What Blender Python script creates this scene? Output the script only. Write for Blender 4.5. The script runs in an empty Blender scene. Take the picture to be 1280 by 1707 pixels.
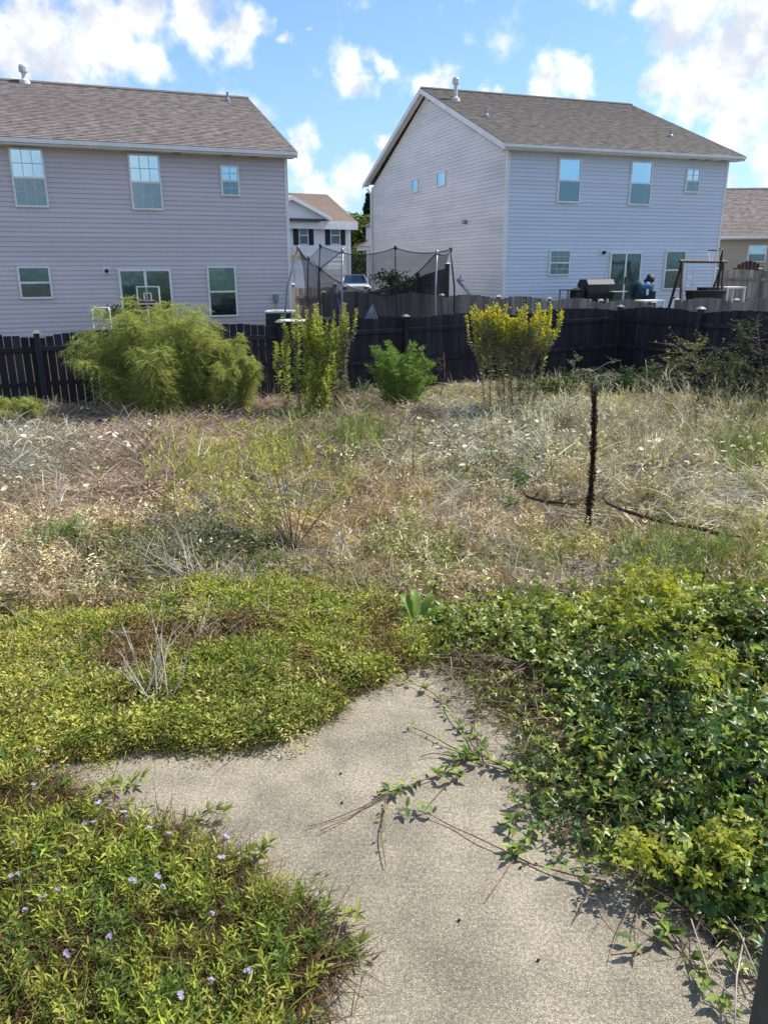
import bpy, math, random
import numpy as np
from math import pi, sin, cos, radians, hypot
from mathutils import Vector, Matrix

random.seed(11)
RNG = np.random.default_rng(11)
SC = bpy.context.scene
COL = SC.collection

# ------------------------------------------------------------------ camera
FPX, PITCH, ROLL, EYE = 1288.4, radians(17.55), radians(.326), 2.9
CF = np.array([0, cos(PITCH), -sin(PITCH)]); R0 = np.array([1.0, 0, 0]); D0 = np.cross(CF, R0)
CR = cos(ROLL)*R0 + sin(ROLL)*D0; CD = -sin(ROLL)*R0 + cos(ROLL)*D0
CAM = np.array([0, 0, EYE])
cd = bpy.data.cameras.new('camera'); cam = bpy.data.objects.new('camera', cd); COL.objects.link(cam)
m3 = Matrix((CR, -CD, -CF)).transposed()
cam.matrix_world = Matrix.Translation(CAM) @ m3.to_4x4()
cd.sensor_fit = 'VERTICAL'; cd.sensor_height = 36; cd.sensor_width = 27; cd.lens = 36*FPX/1707
cd.clip_start = .05; cd.clip_end = 3000
SC.camera = cam

# ------------------------------------------------------------------ light
SUN_EL, SUN_AZ = radians(52), radians(66)          # azimuth clockwise from +Y
SKY_STRENGTH, SUN_STRENGTH, EXPOSURE = .15, 5.0, .55
SC.view_settings.view_transform = 'Standard'; SC.view_settings.look = 'None'
SC.view_settings.exposure = EXPOSURE; SC.view_settings.gamma = 1
SC.view_settings.use_curve_mapping = False
sl = bpy.data.lights.new('sun', 'SUN'); sun = bpy.data.objects.new('sun', sl); COL.objects.link(sun)
sl.energy = SUN_STRENGTH; sl.angle = radians(.55); sl.color = (1, .955, .88)
sd = Vector((cos(SUN_EL)*sin(SUN_AZ), cos(SUN_EL)*cos(SUN_AZ), sin(SUN_EL)))
sun.rotation_euler = sd.to_track_quat('Z', 'Y').to_euler(); sun.location = (20, 10, 30)

def ray(x, y): return CF + CR*(x-640)/FPX + CD*(y-853.5)/FPX
def onz(x, y, z=0.0):
    r = ray(x, y); return CAM + r*((z-EYE)/r[2])
def atY(x, y, Y):
    r = ray(x, y); return CAM + r*(Y/r[1])
def projv(P):
    d = np.asarray(P, float) - CAM; w = d@CF
    return 640 + FPX*(d@CR)/w, 853.5 + FPX*(d@CD)/w

w = bpy.data.worlds.new('World'); SC.world = w; w.use_nodes = True
nt = w.node_tree; nt.nodes.clear()
class NT:
    def __init__(s, nt): s.nt = nt
    def n(s, t, **k):
        o = s.nt.nodes.new(t)
        for a, b in k.items():
            if a.startswith('i_'): o.inputs[a[2:].replace('_', ' ')].default_value = b
            else: setattr(o, a, b)
        return o
    def l(s, a, b): s.nt.links.new(a, b)
    def math(s, op, a, b=None, c=None, clamp=False):
        o = s.nt.nodes.new('ShaderNodeMath'); o.operation = op; o.use_clamp = clamp
        for i, v in enumerate((a, b, c)):
            if v is None: continue
            if hasattr(v, 'links'): s.l(v, o.inputs[i])
            else: o.inputs[i].default_value = v
        return o.outputs[0]
    def mix(s, fac, a, b, mode='MIX'):
        o = s.nt.nodes.new('ShaderNodeMix'); o.data_type = 'RGBA'; o.blend_type = mode
        for i, v in ((0, fac), (6, a), (7, b)):
            if hasattr(v, 'links'): s.l(v, o.inputs[i])
            else: o.inputs[i].default_value = v if i == 0 else (v[0], v[1], v[2], 1)
        return o.outputs[2]
    def rng(s, v, a, b, c=0, d=1, smooth=True):
        o = s.nt.nodes.new('ShaderNodeMapRange'); o.interpolation_type = 'SMOOTHSTEP' if smooth else 'LINEAR'
        s.l(v, o.inputs[0])
        for i, k in enumerate((a, b, c, d)): o.inputs[i+1].default_value = k
        return o.outputs[0]
    def noise(s, vec, scale, detail=4, rough=.55, out=0, dist=0):
        o = s.nt.nodes.new('ShaderNodeTexNoise'); o.inputs['Scale'].default_value = scale
        o.inputs['Detail'].default_value = detail; o.inputs['Roughness'].default_value = rough
        o.inputs['Distortion'].default_value = dist
        if vec is not None: s.l(vec, o.inputs['Vector'])
        return o.outputs[out]
W = NT(nt)
sky = W.n('ShaderNodeTexSky', sky_type='NISHITA', sun_disc=False, sun_elevation=SUN_EL, sun_rotation=SUN_AZ,
          altitude=50, air_density=1.0, dust_density=.8, ozone_density=1.6)
tc = W.n('ShaderNodeTexCoord'); dirv = tc.outputs['Generated']
CLOUDS = [(20,82,62),(90,92,62),(170,104,56),(240,118,42),(50,30,50),(150,18,60),(250,15,60),(340,22,55),(400,50,38),(430,48,22),(-70,40,90),
 (473,66,15),(585,113,30),(637,103,18),(605,150,24),(515,52,7),(730,140,34),(912,152,34),(945,150,24),(495,240,30),(822,162,16),(650,236,15),
 (592,292,34),(535,300,20),(582,332,32),(622,298,20),(560,330,20),(1120,70,50),(1150,20,55),(1105,30,40),(1185,80,50),(1215,50,60),(1250,110,50),(1110,142,40),
 (1160,152,40),(1210,192,42),(1245,212,44),(1200,232,32),(1270,285,24),(1228,302,26),(1080,152,20),(1275,50,60),(1270,245,34),(1340,150,80),(1400,280,60),
 (-120,160,60),(-200,300,50),(1500,90,70),(300,-90,80),(800,-60,50),(1000,-120,90)]
nz = W.noise(dirv, 16, 9, .6)
wig = W.n('ShaderNodeVectorMath', operation='MULTIPLY_ADD')
nzc = W.noise(dirv, 14, 4, .6, out=1); W.l(nzc, wig.inputs[0]); wig.inputs[1].default_value = (.08,)*3
sub = W.n('ShaderNodeVectorMath', operation='SUBTRACT'); W.l(dirv, sub.inputs[0]); sub.inputs[1].default_value = (.04,)*3
W.l(sub.outputs[0], wig.inputs[2]); dw = wig.outputs[0]
acc = None
for (cx_, cy_, r_) in CLOUDS:
    d_ = ray(cx_, cy_); nn = float(np.linalg.norm(d_)); d_ = d_/nn
    dist = W.n('ShaderNodeVectorMath', operation='DISTANCE'); W.l(dw, dist.inputs[0]); dist.inputs[1].default_value = tuple(d_)
    rr = r_/FPX/nn*1.45
    v = W.math('MULTIPLY_ADD', dist.outputs['Value'], -1/rr, 1.0)
    if acc is None: acc = v
    else:
        o = W.n('ShaderNodeMath', operation='SMOOTH_MAX'); W.l(acc, o.inputs[0]); W.l(v, o.inputs[1]); o.inputs[2].default_value = .25; acc = o.outputs[0]
# the rest of the sky: scattered clouds of the same kind
low = W.noise(dirv, 2.6, 3, .5)
dot = W.n('ShaderNodeVectorMath', operation='DOT_PRODUCT'); W.l(dirv, dot.inputs[0]); dot.inputs[1].default_value = tuple(CF)
outm = W.rng(dot.outputs['Value'], .78, .55)
gen = W.math('MULTIPLY', W.math('MULTIPLY_ADD', low, 4.2, -2.05), outm)
acc = W.math('MAXIMUM', acc, gen)
den = W.math('ADD', acc, W.math('MULTIPLY_ADD', nz, 2.3, -1.15))
alpha = W.rng(den, .06, .85)
# grey undersides: compare the density with the density a little higher up
up = W.n('ShaderNodeVectorMath', operation='ADD'); W.l(dirv, up.inputs[0]); up.inputs[1].default_value = (.012, 0, .016)
nz2 = W.noise(up.outputs[0], 15, 7, .58)
sh = W.math('ADD', W.math('MULTIPLY', W.math('SUBTRACT', nz, nz2), 2.2), W.math('MULTIPLY_ADD', acc, -.75, 1.15))
ccol = W.mix(W.rng(sh, .15, 1.0), (3.4, 3.65, 4.1), (5.9, 5.85, 5.8))
skyc = W.mix(1.0, sky.outputs[0], (.60, .76, .93), 'MULTIPLY')
sep = W.n('ShaderNodeSeparateXYZ'); W.l(dirv, sep.inputs[0])
hz = W.rng(sep.outputs[2], .0, .42, .42, .05)
skyc = W.mix(hz, skyc, (2.2, 3.4, 4.9))
wcol = W.mix(W.math('MULTIPLY', alpha, .96), skyc, ccol)
bg = W.n('ShaderNodeBackground'); bg.inputs[1].default_value = SKY_STRENGTH; W.l(wcol, bg.inputs[0])
wo = W.n('ShaderNodeOutputWorld'); W.l(bg.outputs[0], wo.inputs[0])
SC.cycles.max_bounces = 6; SC.cycles.diffuse_bounces = 3; SC.cycles.transmission_bounces = 4; SC.cycles.transparent_max_bounces = 10; SC.cycles.sample_clamp_indirect = 6
w.cycles.sampling_method = 'MANUAL'; w.cycles.sample_map_resolution = 512

# ------------------------------------------------------------------ materials
MAT = {}
def newmat(name):
    m = bpy.data.materials.new(name); m.use_nodes = True; m.node_tree.nodes.clear(); MAT[name] = m
    return m, NT(m.node_tree)
def finish(T, shader):
    o = T.n('ShaderNodeOutputMaterial'); T.l(shader, o.inputs[0])
def pbsdf(T, col, rough=.7, spec=.3, metal=0, bump=None, bstr=.3, bdist=.01):
    p = T.n('ShaderNodeBsdfPrincipled')
    if hasattr(col, 'links'): T.l(col, p.inputs['Base Color'])
    else: p.inputs['Base Color'].default_value = (*col, 1)
    if hasattr(rough, 'links'): T.l(rough, p.inputs['Roughness'])
    else: p.inputs['Roughness'].default_value = rough
    p.inputs['Specular IOR Level'].default_value = spec; p.inputs['Metallic'].default_value = metal
    if bump is not None:
        b = T.n('ShaderNodeBump'); b.inputs['Strength'].default_value = bstr; b.inputs['Distance'].default_value = bdist
        T.l(bump, b.inputs['Height']); T.l(b.outputs[0], p.inputs['Normal'])
    return p
def plain(name, c1, c2=None, scale=3, rough=.6, spec=.3, metal=0, fine=40, bstr=.2, stretch=(1,1,1), obj_rand=0.0, thr=(.35,.65)):
    m, T = newmat(name); c2 = c2 or c1
    g = T.n('ShaderNodeNewGeometry'); mp = T.n('ShaderNodeMapping'); T.l(g.outputs['Position'], mp.inputs[0]); mp.inputs['Scale'].default_value = stretch
    n1 = T.noise(mp.outputs[0], scale, 6, .6); n2 = T.noise(mp.outputs[0], fine, 3, .6)
    c = T.mix(T.rng(n1, *thr), c1, c2)
    c = T.mix(.35, c, T.mix(T.rng(n2, .3, .7), (.55,)*3, (1.45,)*3), 'MULTIPLY')
    if obj_rand:
        oi = T.n('ShaderNodeObjectInfo')
        v = T.math('MULTIPLY_ADD', oi.outputs['Random'], 2*obj_rand, 1-obj_rand)
        hs = T.n('ShaderNodeHueSaturation'); T.l(v, hs.inputs['Value']); T.l(c, hs.inputs['Color']); c = hs.outputs[0]
    finish(T, pbsdf(T, c, rough, spec, metal, n2, bstr, .004).outputs[0]); return m
def leafmat(name, stops, trans=.35, rough=.45, spec=.25, tint=False, vary=.45, patch=None):
    """foliage: colour differs from leaf to leaf, light passes through"""
    m, T = newmat(name)
    g = T.n('ShaderNodeNewGeometry'); oi = T.n('ShaderNodeObjectInfo')
    r = T.math('FRACT', T.math('ADD', g.outputs['Random Per Island'], oi.outputs['Random']))
    if tint:
        a = T.n('ShaderNodeAttribute', attribute_type='INSTANCER', attribute_name='tint'); c = a.outputs['Color']
        if stops:
            r3 = T.math('FRACT', T.math('MULTIPLY', r, 7.31))
            c = T.mix(T.math('GREATER_THAN', r3, .82), c, stops[0])
    else:
        cr = T.n('ShaderNodeValToRGB'); T.l(r, cr.inputs[0]); e = cr.color_ramp.elements
        e[0].position = 0; e[0].color = (*stops[0], 1); e[1].position = 1; e[1].color = (*stops[-1], 1)
        for i, s_ in enumerate(stops[1:-1]):
            k = e.new((i+1)/(len(stops)-1)); k.color = (*s_, 1)
        c = cr.outputs[0]
    if patch:
        n1 = T.noise(g.outputs['Position'], patch[1], 4, .6)
        c = T.mix(T.rng(n1, patch[2], patch[3]), c, T.mix(.75, c, patch[0]))
    r2 = T.math('FRACT', T.math('MULTIPLY', r, 13.7))
    hs = T.n('ShaderNodeHueSaturation'); T.l(c, hs.inputs['Color'])
    T.l(T.math('MULTIPLY_ADD', r2, 2*vary, 1-vary), hs.inputs['Value'])
    p = pbsdf(T, hs.outputs[0], rough+.12, spec*.55)
    t = T.n('ShaderNodeBsdfTranslucent'); T.l(T.mix(1, hs.outputs[0], (1.25, 1.2, .7), 'MULTIPLY'), t.inputs[0])
    mx = T.n('ShaderNodeMixShader'); mx.inputs[0].default_value = trans
    T.l(p.outputs[0], mx.inputs[1]); T.l(t.outputs[0], mx.inputs[2])
    finish(T, mx.outputs[0]); return m

def siding(name, c, dirt, streak=.5):
    m, T = newmat(name); g = T.n('ShaderNodeNewGeometry'); oi = T.n('ShaderNodeObjectInfo')
    mp = T.n('ShaderNodeMapping'); T.l(g.outputs['Position'], mp.inputs[0]); mp.inputs['Scale'].default_value = (.35, .35, 1.4)
    n1 = T.noise(mp.outputs[0], .9, 5, .6)
    mp2 = T.n('ShaderNodeMapping'); T.l(g.outputs['Position'], mp2.inputs[0]); mp2.inputs['Scale'].default_value = (5, 5, .5)
    n2 = T.noise(mp2.outputs[0], 2, 4, .6)
    c1 = T.mix(T.rng(n1, .35, .75, 0, streak), c, dirt); c1 = T.mix(T.rng(n2, .45, .8, 0, .25), c1, dirt)
    hs = T.n('ShaderNodeHueSaturation'); T.l(c1, hs.inputs['Color']); T.l(T.math('MULTIPLY_ADD', oi.outputs['Random'], .07, .965), hs.inputs['Value'])
    finish(T, pbsdf(T, hs.outputs[0], .45, .35, bump=T.noise(g.outputs['Position'], 60, 2), bstr=.05).outputs[0]); return m
siding('siding_mauve', (.62, .565, .585), (.48, .45, .455))
siding('siding_blue', (.63, .70, .80), (.54, .60, .67))
siding('siding_grey', (.78, .76, .74), (.58, .58, .56), .8)
siding('siding_white', (.86, .85, .86), (.76, .75, .75))
siding('siding_beige', (.40, .35, .27), (.30, .27, .21))
plain('white_trim', (.82, .82, .80), (.74, .74, .72), 2, .45)
plain('white_metal', (.62, .63, .62), (.5, .5, .5), 4, .4)
plain('black_metal', (.02, .02, .022), (.03, .03, .03), 5, .5)
plain('steel', (.30, .32, .34), (.22, .24, .27), 5, .4, metal=.5)
plain('dark_green_metal', (.015, .03, .028), (.025, .04, .04), 5, .5)
plain('fence_black', (.019, .018, .025), (.034, .031, .040), 2.5, .75, .25, fine=24, stretch=(3, 3, .35), obj_rand=.35, bstr=.5)  # black stain lifted: the pale haze of window glass is put into the colour
plain('fence_edge', (.22, .20, .17), (.12, .11, .1), 6, .8)
plain('fence_grey', (.28, .25, .22), (.16, .142, .13), 2.2, .85, .15, fine=26, stretch=(4, 4, .3), obj_rand=.32, bstr=.6)
plain('fence_brown', (.085, .045, .03), (.05, .03, .024), 2.2, .8, .2, fine=26, stretch=(4, 4, .3), obj_rand=.3)
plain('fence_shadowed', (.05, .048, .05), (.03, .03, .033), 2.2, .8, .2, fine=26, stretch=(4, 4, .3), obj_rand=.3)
plain('post_cap', (.42, .40, .36), (.3, .28, .25), 5, .7)
plain('wood_frame', (.09, .055, .042), (.05, .035, .03), 3, .7, fine=30)
plain('bark_dark', (.022, .016, .013), (.05, .036, .028), 18, .9, .1, fine=70, bstr=.8)
plain('bark_fallen', (.035, .025, .02), (.08, .055, .04), 14, .85, .15, fine=60)
plain('bark_brown', (.07, .045, .03), (.13, .09, .06), 14, .85, .15, fine=60)
plain('twig_pale', (.42, .37, .30), (.26, .22, .18), 10, .8)
plain('twig_brown', (.12, .085, .06), (.2, .15, .11), 10, .8)
plain('stem_red', (.13, .045, .035), (.2, .10, .06), 8, .6)
plain('stem_green', (.12, .14, .05), (.18, .17, .07), 8, .6)
plain('car_white', (.75, .76, .78), (.7, .7, .72), 3, .2, .5)
plain('tyre', (.02, .02, .02), (.03, .03, .03), 5, .8)
plain('cloth_teal', (.025, .09, .11), (.012, .03, .04), 3, .6)
plain('cloth_blue', (.10, .22, .45), (.06, .13, .3), 3, .6)
plain('cloth_red', (.35, .05, .06), (.3, .04, .05), 3, .6)
plain('grille_grey', (.52, .62, .66), (.5, .6, .64), 3, .5)
plain('shutter_black', (.018, .018, .022), (.025, .025, .03), 3, .5)
plain('box_grey_green', (.22, .30, .28), (.18, .24, .23), 3, .5)
plain('terracotta', (.35, .15, .09), (.3, .12, .07), 3, .7)
plain('asphalt', (.06, .06, .062), (.08, .08, .08), 1, .85)
plain('jamb_dark', (.05, .052, .057), (.06, .062, .068), 3, .5)
m, T = newmat('trampoline_net')
g = T.n('ShaderNodeBsdfTransparent'); d = T.n('ShaderNodeBsdfDiffuse'); d.inputs[0].default_value = (.03, .03, .035, 1)
mx = T.n('ShaderNodeMixShader'); mx.inputs[0].default_value = .40; T.l(g.outputs[0], mx.inputs[1]); T.l(d.outputs[0], mx.inputs[2]); finish(T, mx.outputs[0])
def glassmat(name, tintc, refl):
    m, T = newmat(name)
    a = T.n('ShaderNodeBsdfTransparent'); a.inputs[0].default_value = (*tintc, 1)
    b = T.n('ShaderNodeBsdfGlossy'); b.inputs[0].default_value = (.62, .86, 1, 1); b.inputs[1].default_value = .10
    geo = T.n('ShaderNodeNewGeometry'); bp = T.n('ShaderNodeBump'); bp.inputs['Strength'].default_value = .15; bp.inputs['Distance'].default_value = .02
    T.l(T.noise(geo.outputs['Position'], 2.2, 2), bp.inputs['Height']); T.l(bp.outputs[0], b.inputs['Normal'])
    mx = T.n('ShaderNodeMixShader'); mx.inputs[0].default_value = refl; T.l(a.outputs[0], mx.inputs[1]); T.l(b.outputs[0], mx.inputs[2]); finish(T, mx.outputs[0])
glassmat('glass_bright', (.7, .85, .92), .5); glassmat('glass_screened', (.40, .45, .48), .20); glassmat('glass_dark', (.60, .72, .68), .12)
m, T = newmat('blind')
g = T.n('ShaderNodeNewGeometry'); sx = T.n('ShaderNodeSeparateXYZ'); T.l(g.outputs['Position'], sx.inputs[0])
sw = T.rng(T.math('FRACT', T.math('MULTIPLY', sx.outputs[2], 20)), .0, .5)
oi = T.n('ShaderNodeObjectInfo'); hs = T.n('ShaderNodeHueSaturation'); T.l(T.mix(sw, (.34, .39, .38), (.60, .64, .62)), hs.inputs['Color']); T.l(T.math('MULTIPLY_ADD', oi.outputs['Random'], .9, .45), hs.inputs['Value'])
finish(T, pbsdf(T, hs.outputs[0], .6).outputs[0])
plain('curtain_or_dark_room', (.10, .16, .15), (.22, .26, .24), 3, .8, stretch=(9, 9, .2), thr=(.45, .6))
plain('room_dark', (.03, .045, .045), (.06, .07, .07), 2, .8)
plain('garage_white', (.74, .72, .68), (.64, .62, .6), 3, .5)

def shingle(name, cols, sx_=.3, sy_=.145):
    m, T = newmat(name); uv = T.n('ShaderNodeTexCoord')
    br = T.n('ShaderNodeTexBrick'); T.l(uv.outputs['UV'], br.inputs['Vector'])
    br.inputs['Scale'].default_value = 1; br.inputs['Brick Width'].default_value = sx_; br.inputs['Row Height'].default_value = sy_
    br.inputs['Mortar Size'].default_value = .006; br.inputs['Mortar Smooth'].default_value = .3; br.offset = .37; br.squash = .8; br.squash_frequency = 3
    br.inputs['Color1'].default_value = (*cols[0], 1); br.inputs['Color2'].default_value = (*cols[1], 1); br.inputs['Mortar'].default_value = (*[c*.35 for c in cols[1]], 1)
    g = T.n('ShaderNodeNewGeometry'); n1 = T.noise(g.outputs['Position'], .55, 4); n2 = T.noise(g.outputs['Position'], 35, 3, .7)
    mp = T.n('ShaderNodeMapping'); T.l(uv.outputs['UV'], mp.inputs[0]); mp.inputs['Scale'].default_value = (3.2, 7, 1)
    n3 = T.noise(mp.outputs[0], 1, 2, .5)
    c = T.mix(T.rng(n3, .4, .62), br.outputs[0], cols[2])
    c = T.mix(T.rng(n1, .4, .7, 0, .5), c, cols[3]); c = T.mix(.45, c, T.mix(T.rng(n2, .3, .7), (.5,)*3, (1.5,)*3), 'MULTIPLY')
    finish(T, pbsdf(T, c, .9, .15, bump=T.math('ADD', n2, br.outputs['Fac']), bstr=.4, bdist=.008).outputs[0])
shingle('shingle_brown', ((.195, .17, .158), (.13, .112, .105), (.25, .215, .20), (.165, .135, .125)))
shingle('shingle_grey', ((.15, .134, .12), (.10, .088, .08), (.19, .17, .155), (.13, .115, .103)))
shingle('shingle_tan', ((.33, .26, .205), (.28, .215, .17), (.37, .29, .235), (.31, .24, .19)))

# concrete
m, T = newmat('concrete')
g = T.n('ShaderNodeNewGeometry'); P_ = g.outputs['Position']
n1 = T.noise(P_, 1.1, 6, .65); n2 = T.noise(P_, 210, 3, .7); n3 = T.noise(P_, 55, 4, .7); n4 = T.noise(P_, 5, 5, .65)
vo = T.n('ShaderNodeTexVoronoi'); T.l(P_, vo.inputs['Vector']); vo.inputs['Scale'].default_value = 90
c = T.mix(T.rng(n1, .35, .68), (.33, .285, .215), (.195, .172, .133))
c = T.mix(T.rng(n4, .42, .72, 0, .55), c, (.165, .15, .12))
c = T.mix(T.rng(T.noise(P_, .55, 3, .5), .48, .72, 0, .6), c, (.15, .133, .10))
c = T.mix(.9, c, T.mix(T.rng(n2, .40, .62), (.38,)*3, (1.62, 1.6, 1.52)), 'MULTIPLY')
c = T.mix(.55, c, T.mix(T.rng(n3, .38, .62), (.5,)*3, (1.4,)*3), 'MULTIPLY')
c = T.mix(T.rng(vo.outputs['Distance'], .05, .33, .8, 0), c, T.mix(T.math('GREATER_THAN', vo.outputs['Color'], .5), (.07, .065, .06), (.66, .6, .5)))
finish(T, pbsdf(T, c, .85, .2, bump=T.math('ADD', n2, n3), bstr=.7, bdist=.004).outputs[0])
# soil / thatch ground
m, T = newmat('soil')
g = T.n('ShaderNodeNewGeometry'); P_ = g.outputs['Position']
n1 = T.noise(P_, .8, 6, .65); n2 = T.noise(P_, 30, 5, .75); n3 = T.noise(P_, 3, 5, .65)
c = T.mix(T.rng(n1, .35, .65), (.12, .085, .05), (.085, .08, .035)); c = T.mix(T.rng(n3, .45, .7), c, (.085, .055, .04))
c = T.mix(.8, c, T.mix(T.rng(n2, .3, .7), (.4,)*3, (1.7,)*3), 'MULTIPLY')
finish(T, pbsdf(T, c, .95, .1, bump=n2, bstr=1, bdist=.03).outputs[0])

leafmat('grass_tinted', [(.30, .26, .17)], .30, .6, .2, tint=True, vary=.5)
leafmat('leaf_tinted', [], .38, .5, .3, tint=True, vary=.4)
leafmat('vine_tinted', [], .36, .24, .75, tint=True, vary=.55)
leafmat('creeper_leaf', [(.10, .17, .02), (.19, .27, .03), (.14, .22, .03), (.26, .31, .05), (.28, .27, .07)], .42, .5, .3, vary=.45, patch=((.17, .12, .05), 1.6, .56, .72))
leafmat('lance_leaf', [(.13, .19, .03), (.20, .27, .045), (.27, .31, .06), (.14, .20, .035), (.38, .37, .12)], .40, .42, .4, vary=.45)
leafmat('vine_leaf', [(.07, .13, .03), (.13, .20, .035), (.20, .27, .05), (.09, .16, .03), (.30, .32, .09)], .32, .33, .5, vary=.45)
leafmat('vine_leaf_yellow', [(.26, .30, .04), (.36, .36, .04), (.18, .25, .03), (.42, .38, .06)], .42, .4, .4, vary=.3)
leafmat('feather_leaf', [(.24, .28, .07), (.34, .39, .12), (.44, .46, .18), (.28, .33, .10)], .45, .6, .2, vary=.45, patch=((.14, .15, .05), 4.5, .5, .7))
leafmat('feather_leaf_light', [(.17, .28, .06), (.24, .36, .10), (.14, .23, .06)], .42, .6, .2, vary=.35)
leafmat('spire_leaf', [(.25, .33, .06), (.36, .42, .09), (.45, .45, .11), (.30, .38, .07)], .45, .5, .3, vary=.4)
leafmat('grey_leaf', [(.18, .23, .10), (.26, .31, .12), (.33, .34, .15), (.16, .18, .09)], .35, .6, .2, vary=.4)
leafmat('flower_yellow', [(.55, .47, .03), (.65, .56, .04), (.42, .42, .05)], .35, .6, .2, vary=.2)
leafmat('flower_white', [(.72, .70, .58), (.82, .8, .72)], .3, .7, .2, vary=.15)
leafmat('flower_purple', [(.40, .36, .52), (.50, .46, .62), (.32, .28, .44)], .35, .6, .2, vary=.2)
leafmat('stem_litter', [(.05, .03, .02), (.12, .07, .045), (.20, .14, .09), (.34, .28, .20), (.10, .05, .035)], .15, .7, .2, vary=.4)
leafmat('leaf_withered', [(.20, .17, .11), (.28, .25, .16), (.13, .10, .07), (.34, .30, .2), (.12, .13, .06)], .25, .7, .2, vary=.4)
leafmat('leaf_brown', [(.10, .055, .03), (.17, .10, .05), (.07, .04, .025), (.22, .16, .09)], .2, .7, .2, vary=.4)
leafmat('leaf_dark', [(.03, .06, .02), (.05, .09, .03), (.08, .12, .04)], .25, .5, .3, vary=.4)
leafmat('dock_leaf', [(.12, .22, .035), (.19, .29, .05)], .35, .32, .5, vary=.2)
leafmat('tree_leaf', [(.07, .11, .03), (.12, .16, .05), (.17, .20, .07), (.05, .08, .02)], .3, .6, .2, vary=.4)
leafmat('spruce_leaf', [(.02, .05, .03), (.04, .075, .045)], .15, .6, .2, vary=.4)

# ------------------------------------------------------------------ object helpers
def tag(o, label=None, cat=None, group=None, kind=None):
    if label: o['label'] = label
    if cat: o['category'] = cat
    if group: o['group'] = group
    if kind: o['kind'] = kind
    return o
def origin(o):
    v = Vector((0, 0, 0))
    while o is not None: v += o.location; o = o.parent
    return v
def empty(name, loc, label=None, cat=None, group=None):
    o = bpy.data.objects.new(name, None); COL.objects.link(o); o.location = loc; o.empty_display_size = .2
    return tag(o, label, cat, group)
class Frame:
    def __init__(s, P, yaw):
        s.P = np.array([P[0], P[1], 0.0]); s.yaw = yaw
        s.u = np.array([cos(yaw), sin(yaw), 0]); s.n = np.array([-sin(yaw), cos(yaw), 0]); s.k = np.array([0, 0, 1.0])
    def __call__(s, a, b, c): return s.P + s.u*a + s.n*b + s.k*c
    def px(s, x, y, off=0):
        r = ray(x, y); t = ((s.P + s.n*off - CAM)@s.n)/(r@s.n); p = CAM + r*t
        return float((p-s.P)@s.u), float(p[2])
WORLD = Frame((0, 0), 0)
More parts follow.
